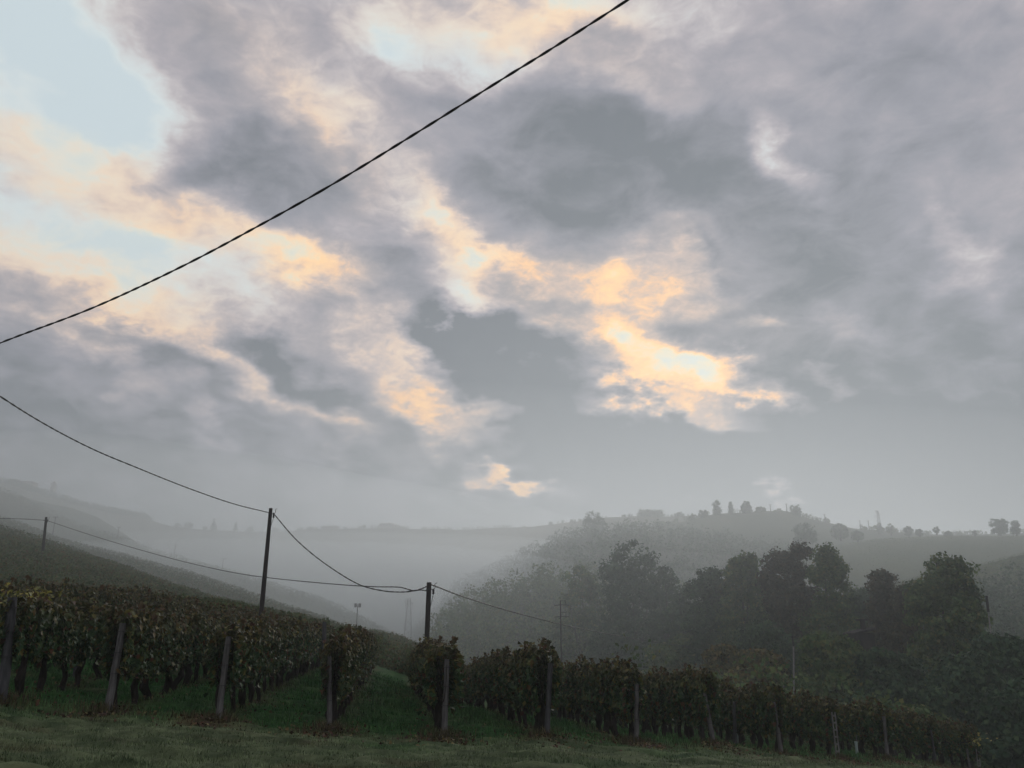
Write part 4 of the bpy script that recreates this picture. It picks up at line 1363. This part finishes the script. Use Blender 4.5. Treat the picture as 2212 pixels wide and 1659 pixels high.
def pole(label, bx, by, tx, ty, Y, r0, r1, mat=M_POLE, extra=True, basez=None, name='utility_pole', group='utility poles'):
    t_ = at(tx, ty, Y)
    b_ = at(bx, by, Y)
    if basez is not None:
        # continue the lean down to the ground
        k = (t_[2] - basez) / max(t_[2] - b_[2], .1)
        b_ = t_ + (b_ - t_) * k
    root = empty(name, b_, label, 'pole', group)
    d = t_ - b_
    mb = MB()
    ps = [d * t for t in np.linspace(0, 1, 8)]
    ps[0] = ps[0] - d * .04
    mb.tube(ps, list(np.linspace(r0, r1, 8)), 12, wob=.03)
    mb.build('shaft', mat, root, smooth=False)
    if extra:
        # iron band, hook and clamp at the top
        q = d * (1 - .32 / np.linalg.norm(d))
        MB().tube([q + (r1 * 1.12) * np.array([math.cos(a), math.sin(a), 0]) for a in np.linspace(0, 2 * math.pi, 13)], .02, 5, cap=False).build('band', M_IRON, root)
        MB().tube([q + np.array([r1, 0, 0]), q + np.array([r1 + .12, 0, .02]), q + np.array([r1 + .20, 0, .12]), q + np.array([r1 + .16, 0, .24]), q + np.array([r1 + .26, 0, .30])], .017, 5).build('hook', M_IRON, root)
        MB().box((q[0] + r1 + .10, q[1], q[2] - .10), (.09, .07, .22)).tube([q + np.array([r1 + .1, 0, -.2]), q + np.array([r1 + .05, -.05, -.5]), q + np.array([r1 * .9, -.02, -.75])], .014, 5).build('clamp', M_IRON, root)
    return root


pole('tall dark wooden pole leaning right where two cables meet', 563, 1340, 585, 1098, 44, .145, .10, basez=gz1(*at(560, 1380, 44)[:2]))
pole('middle wooden pole with a dark capped top behind the free-standing hedge end', 922, 1385, 927, 1258, 37, .12, .11, basez=gz1(*at(920, 1420, 37)[:2]))
pole('small distant wooden pole on the vineyard slope at the left', 87, 1245, 100, 1117, 92, .19, .13)
# joint sleeve on the middle pole
# pale poles on the right
rt = pole('pale slim pole standing alone before the yellowing bush', 1715, 1505, 1714, 1396, 60, .075, .055, M_CONC, extra=False, basez=gz1(*at(1715, 1520, 60)[:2]))
d_ = Vector(at(1714, 1396, 60)) - rt.location
MB().tube([d_, d_ + Vector((0, 0, .75))], [.06, .045], 7).box((d_.x, d_.y, d_.z + .65), (.5, .06, .06)).build('pole_head', M_IRON, rt)
rt = pole('leaning pole with pale lower half at the right edge', 2141, 1375, 2135, 1322, 66, .055, .05, M_CONC, extra=False, basez=at(2150, 1440, 66)[2])
d_ = Vector(at(2135, 1322, 66)) - rt.location
e_ = Vector(at(2131, 1287, 66)) - rt.location
MB().tube([d_, e_], [.11, .10], 8).build('dark_upper_shaft', M_IRON, rt)

# T-shaped line poles on the left slopes
for x_, yt, yb, Y, lab in ((110, 1116, 1176, 224, 'faint T-shaped line pole just right of the small wooden pole'), (253, 1138, 1166, 320, 'faint T-shaped line pole on the misty crest, upper one'),
                           (375, 1176, 1210, 310, 'faint T-shaped line pole on the misty crest, middle one'), (479, 1206, 1240, 298, 'faint T-shaped line pole on the misty crest, lowest one')):
    t_, b_ = at(x_, yt, Y), at(x_, yb, Y)
    root = empty('line_pole', b_, lab, 'pole', 'faint line poles on the left slopes')
    h_ = t_[2] - b_[2]
    MB().tube([(0, 0, -1), (0, 0, h_)], [.16, .11], 7).build('shaft', M_POLE, root)
    MB().box((0, 0, h_ - .15), (1.5, .14, .14)).build('crossarm', M_POLE, root)
    MB().tube([(-.6, 0, h_ - .08), (-.6, 0, h_ + .15)], .06, 5).tube([(.6, 0, h_ - .08), (.6, 0, h_ + .15)], .06, 5).build('insulator', M_CERAM, root)

# bracketed pole in the mist
t_, b_ = at(1213, 1297, 105), at(1213, 1440, 105)
root = empty('bracket_pole', b_, 'tall thin pole with two square brackets fading in the mist', 'pole')
h_ = t_[2] - b_[2]
MB().tube([(0, 0, -1.5), (0, 0, h_)], [.11, .07], 7).build('shaft', M_POLE, root)
for z_ in (h_ - .05, h_ - 1.5):
    MB().tube([(-.8, 0, z_ - .6), (0, 0, z_ - .5), (1.1, 0, z_ - .55)], .05, 5).build('crossarm', M_IRON, root)
    MB().tube([(0, 0, z_), (.7, 0, z_), (.7, 0, z_ - .55)], .045, 5).build('bracket', M_IRON, root)


def lattice(label, x, yt, yb, Y, wb, wt, arms, name='lattice_pylon', grp=None):
    t_, b_ = at(x, yt, Y), at(x, yb, Y)
    h = t_[2] - b_[2]
    root = empty(name, b_, label, 'pylon', grp)
    cor = ((-1, -1), (1, -1), (1, 1), (-1, 1))

    def c_at(k, z):
        w = wb + (wt - wb) * min(1, z / h)
        return np.array([cor[k % 4][0] * w / 2, cor[k % 4][1] * w / 2, z])
    for k in range(4):
        MB().tube([c_at(k, -1.0), c_at(k, h)], .055, 4).build('leg', M_METAL, root)
    nb = 7
    br = MB()
    for j in range(nb):
        z0, z1 = h * j / nb, h * (j + 1) / nb
        for k in range(4):
            br.tube([c_at(k, z0), c_at(k + 1, z1)], .022, 3, cap=False)
            br.tube([c_at(k + 1, z0), c_at(k, z1)], .022, 3, cap=False)
            br.tube([c_at(k, z1), c_at(k + 1, z1)], .022, 3, cap=False)
    br.build('bracing', M_METAL, root)
    for z_, l_, sd in arms:
        z_ = h * z_
        m = MB()
        m.tube([(0, 0, z_), (sd * l_, 0, z_ + .05)], .07, 4).tube([(0, 0, z_ + .7), (sd * l_, 0, z_ + .05)], .05, 4)
        m.build('crossarm', M_METAL, root)
        MB().tube([(sd * l_ * .95, 0, z_), (sd * l_ * .95, 0, z_ - .7)], .07, 5).build('insulator', M_CERAM, root)
    return root


lattice('lattice power pylon on the right-hand skyline', 1904, 1103, 1165, 430, 1.7, .5, ((.97, 1.2, -1), (.86, 1.9, 1), (.80, 1.7, -1)))
lattice('slim lattice pylon rising from the valley mist between the hedge ends', 881, 1293, 1372, 230, 2.0, .75, ((.93, 1.2, -1), (.86, 1.2, 1), (.84, 1.0, -1)))
# small far masts
for x_, yt, yb, Y, lab in ((1665, 1089, 1106, 510, 'left one of the two thin masts on the knoll top'), (1700, 1088, 1106, 512, 'right one of the two thin masts on the knoll top'),
                           (1783, 1110, 1130, 512, 'lone thin mast on the falling right side of the knoll'), (1860, 1124, 1146, 515, 'left one of the twin masts left of the lattice pylon'), (1878, 1124, 1146, 516, 'right one of the twin masts left of the lattice pylon')):
    t_, b_ = at(x_, yt, Y), at(x_, yb, Y)
    h_ = t_[2] - b_[2]
    root = empty('line_mast', b_, lab, 'mast', 'thin masts on the knoll')
    MB().tube([(0, 0, -1), (0, 0, h_)], [.24, .13], 6).build('shaft', M_POLE, root)
    MB().box((0, 0, h_ - .3), (1.3, .14, .12)).build('crossarm', M_POLE, root)
# antenna mast
t_, b_ = at(769, 1305, 240), at(769, 1362, 240)
t_, b_ = at(769, 1305, 160), at(769, 1372, 160)
h_ = t_[2] - b_[2]
root = empty('antenna_mast', b_, 'antenna mast with two boxy panels above the vineyard slope', 'mast')
MB().tube([(0, 0, -1), (0, 0, h_)], [.14, .08], 7).build('shaft', M_METAL, root)
for sx_ in (-1, 1):
    MB().box((sx_ * .42, 0, h_ - .25), (.5, .18, .75)).build('antenna_panel', M_METAL, root)
MB().tube([(-.7, 0, h_ - .4), (.7, 0, h_ - .4)], .04, 4).build('crossarm', M_METAL, root)


# ------------------------------------------------------------------ buildings
def gable(mb, w, d, z, h, ov=.35):
    mb.poly([(-w / 2 - ov, -d / 2 - ov, z), (w / 2 + ov, -d / 2 - ov, z), (w / 2 + ov, d / 2 + ov, z), (-w / 2 - ov, d / 2 + ov, z), (-w / 2 - ov, 0, z + h), (w / 2 + ov, 0, z + h)],
            [(0, 1, 5, 4), (2, 3, 4, 5), (1, 2, 5), (3, 0, 4), (3, 2, 1, 0)])
    return mb


def house(label, x, ytop, w_px, h_px, Y, roof='gable', nwin=3, depth=9, name='village_house', cat='house', grp='buildings along the far ridge'):
    k = far(Y) / F / 1.1
    t_ = at(x, ytop, Y)
    w, h = w_px * k, h_px * k
    base = (t_[0], t_[1], t_[2] - h)
    root = empty(name, base, label, cat, grp)
    rh = h * (.22 if roof == 'gable' else .08)
    MB().box((0, 0, (h - rh) / 2 - 2), (w, depth, h - rh + 4)).build('wall', M_WALL, root)
    m = MB()
    if roof == 'gable':
        gable(m, w, depth, h - rh, rh)
        r_o = m.build('roof', M_ROOF, root)
        MB().box((w * .25, 1.5, h), (.8, .8, 1.6)).build('chimney', M_WALL, r_o)
    else:
        m.box((0, 0, h - rh / 2), (w + .6, depth + .6, rh))
        m.build('roof', M_ROOF, root)
    for j in range(nwin):
        xx = -w / 2 + w * (j + .5) / nwin
        wi = MB().box((xx, -depth / 2 - .05, (h - rh) * .55), (1.1, .12, 1.7)).build('window', M_DARKGLASS, root)
        MB().box((xx, -depth / 2 - .08, (h - rh) * .55 - .95), (1.4, .25, .12)).build('sill', M_WALL, wi)
    return root


house('flat-roofed village building standing above the large dark tree', 64, 1042, 24, 22, 848, 'flat', 5)
house('village house with a low roof at the left of the flat-roofed building', 31, 1037, 20, 16, 852, 'gable', 3)
house('long low roof on the top of the far ridge', 835, 1130, 30, 11, 893, 'gable', 4)
house('lower farm building on the far ridge above the slack cable', 714, 1136, 36, 9, 893, 'gable', 5)
# bell tower
Y_ = 850
k_ = far(Y_) / F / 1.1
t_ = at(118, 1038, Y_)
w_ = 9.0 * k_
tot = 40 * k_
root = empty('bell_tower', (t_[0], t_[1], t_[2] - tot), 'slender village bell tower with a small dome', 'bell tower')
h1 = tot * .62
MB().box((0, 0, h1 / 2 - 2), (w_, w_, h1 + 4)).build('shaft', M_WALL, root)
MB().box((0, 0, h1 + .2), (w_ * 1.18, w_ * 1.18, .4)).build('cornice', M_WALL, root)
bf = MB()
hb = tot * .15
for sx_ in (-1, 1):
    for sy_ in (-1, 1):
        bf.box((sx_ * w_ * .38, sy_ * w_ * .38, h1 + .4 + hb / 2), (w_ * .22, w_ * .22, hb))
bf.build('belfry', M_WALL, root)
MB().tube([(0, 0, h1 + .6), (0, 0, h1 + .9), (0, 0, h1 + 1.5), (0, 0, h1 + 1.9)], [.8, .7, .45, .15], 10).build('bell', M_IRON, root)
MB().box((0, 0, h1 + .4 + hb + .2), (w_ * 1.1, w_ * 1.1, .4)).build('cornice', M_WALL, root)
zt = h1 + .8 + hb
hd = tot - zt
MB().tube([(0, 0, zt), (0, 0, zt + hd * .25), (0, 0, zt + hd * .5), (0, 0, zt + hd * .65), (0, 0, zt + hd)], [w_ * .42, w_ * .40, w_ * .28, w_ * .12, .05], 12).build('dome', M_ROOF, root)

# dark shed in the gap of the wood
t_ = at(1855, 1350, 86)
root = empty('shed', (t_[0], t_[1], t_[2] - 3.2), 'small dark shed showing in the gap between the trees', 'shed')
MB().box((0, 0, .6), (2.0, 2.2, 3.6)).build('wall', M_SHED, root)
mr_ = MB()
mr_.poly([(-1.25, -1.4, 2.2), (1.25, -1.4, 2.75), (1.25, 1.4, 2.75), (-1.25, 1.4, 2.2), (-1.25, -1.4, 2.4), (1.25, -1.4, 2.95), (1.25, 1.4, 2.95), (-1.25, 1.4, 2.4)],
         [(3, 2, 1, 0), (4, 5, 6, 7), (0, 1, 5, 4), (1, 2, 6, 5), (2, 3, 7, 6), (3, 0, 4, 7)])
ro_ = mr_.build('roof', M_SHED, root)
MB().box((.45, 0, 3.2), (.4, .4, .9)).box((.35, 0, 3.72), (1.0, .6, .14)).build('chimney', M_SHED, ro_)
MB().box((.2, -1.13, .7), (.9, .08, 1.9)).build('door', M_POLE, root)


# ------------------------------------------------------------------ grass
def blades(X, Y_, h, w, col, lean=.5):
    n = len(X)
    Z = gz(X, Y_) + micro(X, Y_) * np.clip(1.4 - np.hypot(X, Y_ - 18) / 40, 0, 1) - .01
    a = rng.uniform(0, 2 * math.pi, n)
    l = rng.uniform(0, lean, n) * h
    la = rng.uniform(0, 2 * math.pi, n)
    dx, dy = np.cos(a) * w * .5, np.sin(a) * w * .5
    lx, ly = np.cos(la) * l, np.sin(la) * l
    v = np.empty((n, 5, 3))
    v[:, 0] = np.stack([X - dx, Y_ - dy, Z], -1)
    v[:, 1] = np.stack([X + dx, Y_ + dy, Z], -1)
    v[:, 2] = np.stack([X + dx * .75 + lx * .35, Y_ + dy * .75 + ly * .35, Z + h * .6], -1)
    v[:, 3] = np.stack([X - dx * .75 + lx * .35, Y_ - dy * .75 + ly * .35, Z + h * .6], -1)
    v[:, 4] = np.stack([X + lx, Y_ + ly, Z + h * .95], -1)
    i = np.arange(n) * 5
    F3 = np.stack([np.stack([i, i + 1, i + 2], 1), np.stack([i, i + 2, i + 3], 1), np.stack([i + 3, i + 2, i + 4], 1)], 1).reshape(-1, 3)
    c = np.concatenate([np.repeat(col, 5, axis=0), np.ones((n * 5, 1))], 1)
    return v.reshape(-1, 3), F3, c


NB = 420000
# even density on the ground that thins with distance
yy = 9.5 + (rng.uniform(0, 1, NB) ** 1.45) * 42
xx = rng.uniform(-.72, .72, NB) * (yy * 1.0) + 0
cl = fbm(xx * 1.1, yy * 3.0, 4, 3)
keep = rng.uniform(0, 1, NB) < np.clip((cl - .25) * 2.2, .25, 1)
xx, yy = xx[keep], yy[keep]
t_ = np.interp(xx, POST_XY[:, 0], POST_XY[:, 1])
head = np.clip((t_ - yy + .6) / 2.4, 0, 1)
hh = (.025 + .055 * rng.uniform(0, 1, len(xx)) ** 1.8 + .07 * (1 - head)) * (.35 + 1.3 * fbm(xx * 1.6, yy * 2.6, 3, 77)) * (1 + .25 * (yy > 24))
ww = (.007 + .011 * rng.uniform(0, 1, len(xx))) * (yy / 16)
cc_ = grass_tint(xx, yy) * rng.uniform(.75, 1.35, (len(xx), 1))
V_, F_, C_ = blades(xx, yy, hh, ww, cc_, .9)
o = obj('grass', mesh_np('grass', V_, F_, M_BLADE, False, C_))
tag(o, 'short autumn grass on the headland and between the vine rows', 'grass', kind='stuff')

# russet weeds and leaf litter round the posts
wx, wy = [], []
for (px_, py_) in POST_XY:
    m = int(rng.integers(180, 520))
    r_ = np.abs(rng.normal(size=m)) * rng.uniform(.3, .6)
    a_ = rng.uniform(0, 2 * math.pi, m)
    wx.append(px_ + np.cos(a_) * r_)
    wy.append(py_ - .1 + np.sin(a_) * r_ * .9)
wx, wy = np.concatenate(wx), np.concatenate(wy)
hw = rng.uniform(.08, .30, len(wx))
colw = np.array([.066, .048, .027]) * rng.uniform(.6, 1.6, (len(wx), 1)) + np.array([0, .02, 0]) * rng.uniform(0, 1, (len(wx), 1))
V_, F_, C_ = blades(wx, wy, hw, np.full(len(wx), .014), colw, .8)
tag(obj('dry_weeds', mesh_np('dry_weeds', V_, F_, M_BLADE, False, C_)), 'dry russet weeds gathered round the feet of the posts', 'weeds', kind='stuff')

n = 9000
lx_ = rng.uniform(-14, 26, n)
k_ = rng.uniform(0, 1, n) ** 1.6
ly_ = np.interp(lx_, POST_XY[:, 0], POST_XY[:, 1]) + (k_ * 22 - 1.2) * rng.choice([1, 1, 1, -.12], n)
perp = lx_ - ROWDIR[0] / ROWDIR[1] * (ly_ - 18)
rowsx = np.sort(POST_XY[:, 0] - ROWDIR[0] / ROWDIR[1] * (POST_XY[:, 1] - 18))
near = rowsx[np.argmin(np.abs(perp[:, None] - rowsx), axis=1)]
lx_ = lx_ + (near - perp) * np.where(rng.uniform(0, 1, n) < .75, rng.uniform(.15, 1.0, n), 0)
lz_ = gz(lx_, ly_) + micro(lx_, ly_) + rng.uniform(.02, .09, n)
V_, F_ = lobed(np.stack([lx_, ly_, lz_], -1), .062, np.tile([0, 0, 1.0], (n, 1)))
lc = np.array([[.09, .045, .024], [.07, .038, .026], [.10, .075, .03], [.05, .032, .022], [.14, .12, .05]])[rng.integers(0, 5, n)]
tag(obj('fallen_leaves', mesh_np('fallen_leaves', V_, F_, M_BLADE, False, np.concatenate([np.repeat(lc, 13, axis=0), np.ones((n * 13, 1))], 1))), 'fallen vine leaves scattered under the rows', 'leaves', kind='stuff')


# ------------------------------------------------------------------ haze
def volume_mat(name, dens, col=(.90, .965, .99)):
    m = bpy.data.materials.new(name)
    m.use_nodes = True
    nt = m.node_tree
    nt.nodes.remove(nt.nodes['Principled BSDF'])
    v = nt.nodes.new('ShaderNodeVolumePrincipled')
    v.inputs['Color'].default_value = (*col, 1)
    v.inputs['Density'].default_value = dens
    v.inputs['Anisotropy'].default_value = HAZE_G
    nt.links.new(v.outputs[0], nt.nodes['Material Output'].inputs['Volume'])
    return m


hz = MB()
hz.box((0, 0, 44), (2600, 2600, 164)).build('haze', volume_mat('haze_air', HAZE_DENSITY))
tag(bpy.data.objects['haze'], 'thin pale morning haze filling the whole valley', 'haze', kind='stuff')
# a denser bank of ground mist lying in the valley bottom
def mist_lens(cx, cy, rx, ry, z0, z1, dens):
    nu, nv = 48, 14
    V = []
    for j in range(nv + 1):
        for i in range(nu):
            a = 2 * math.pi * i / nu
            r = math.sin(math.pi * j / nv)
            zc = -math.cos(math.pi * j / nv)
            wob = 1 + .12 * math.sin(3 * a + 1) + .07 * math.sin(5 * a)
            zz_ = (z0 + z1) / 2 + zc * (z1 - z0) / 2
            V.append((cx + math.cos(a) * rx * r * wob, cy + math.sin(a) * ry * r * wob, zz_))
    i = np.arange((nv + 1) * nu).reshape(nv + 1, nu)
    i2 = np.roll(i, -1, axis=1)
    Fq = np.stack([i[:-1], i2[:-1], i2[1:], i[1:]], -1).reshape(-1, 4)
    me = mesh_np('haze', np.array(V), Fq, volume_mat('ground_mist', dens), True)
    o = obj('haze', me)
    tag(o, 'denser bank of white mist lying in the valley bottom', 'mist', kind='stuff')


mist_lens(-165, 300, 200, 165, -22, 60, .0030)
mist_lens(-70, 330, 160, 150, -22, 30, .0060)
mist_lens(-90, 430, 290, 140, -22, 46, .0032)
mist_lens(45, 250, 150, 84, -22, 16, .0016)
mist_lens(25, 262, 110, 62, -22, 24, .0015)
mist_lens(0, 330, 430, 275, -24, 46, .0013)
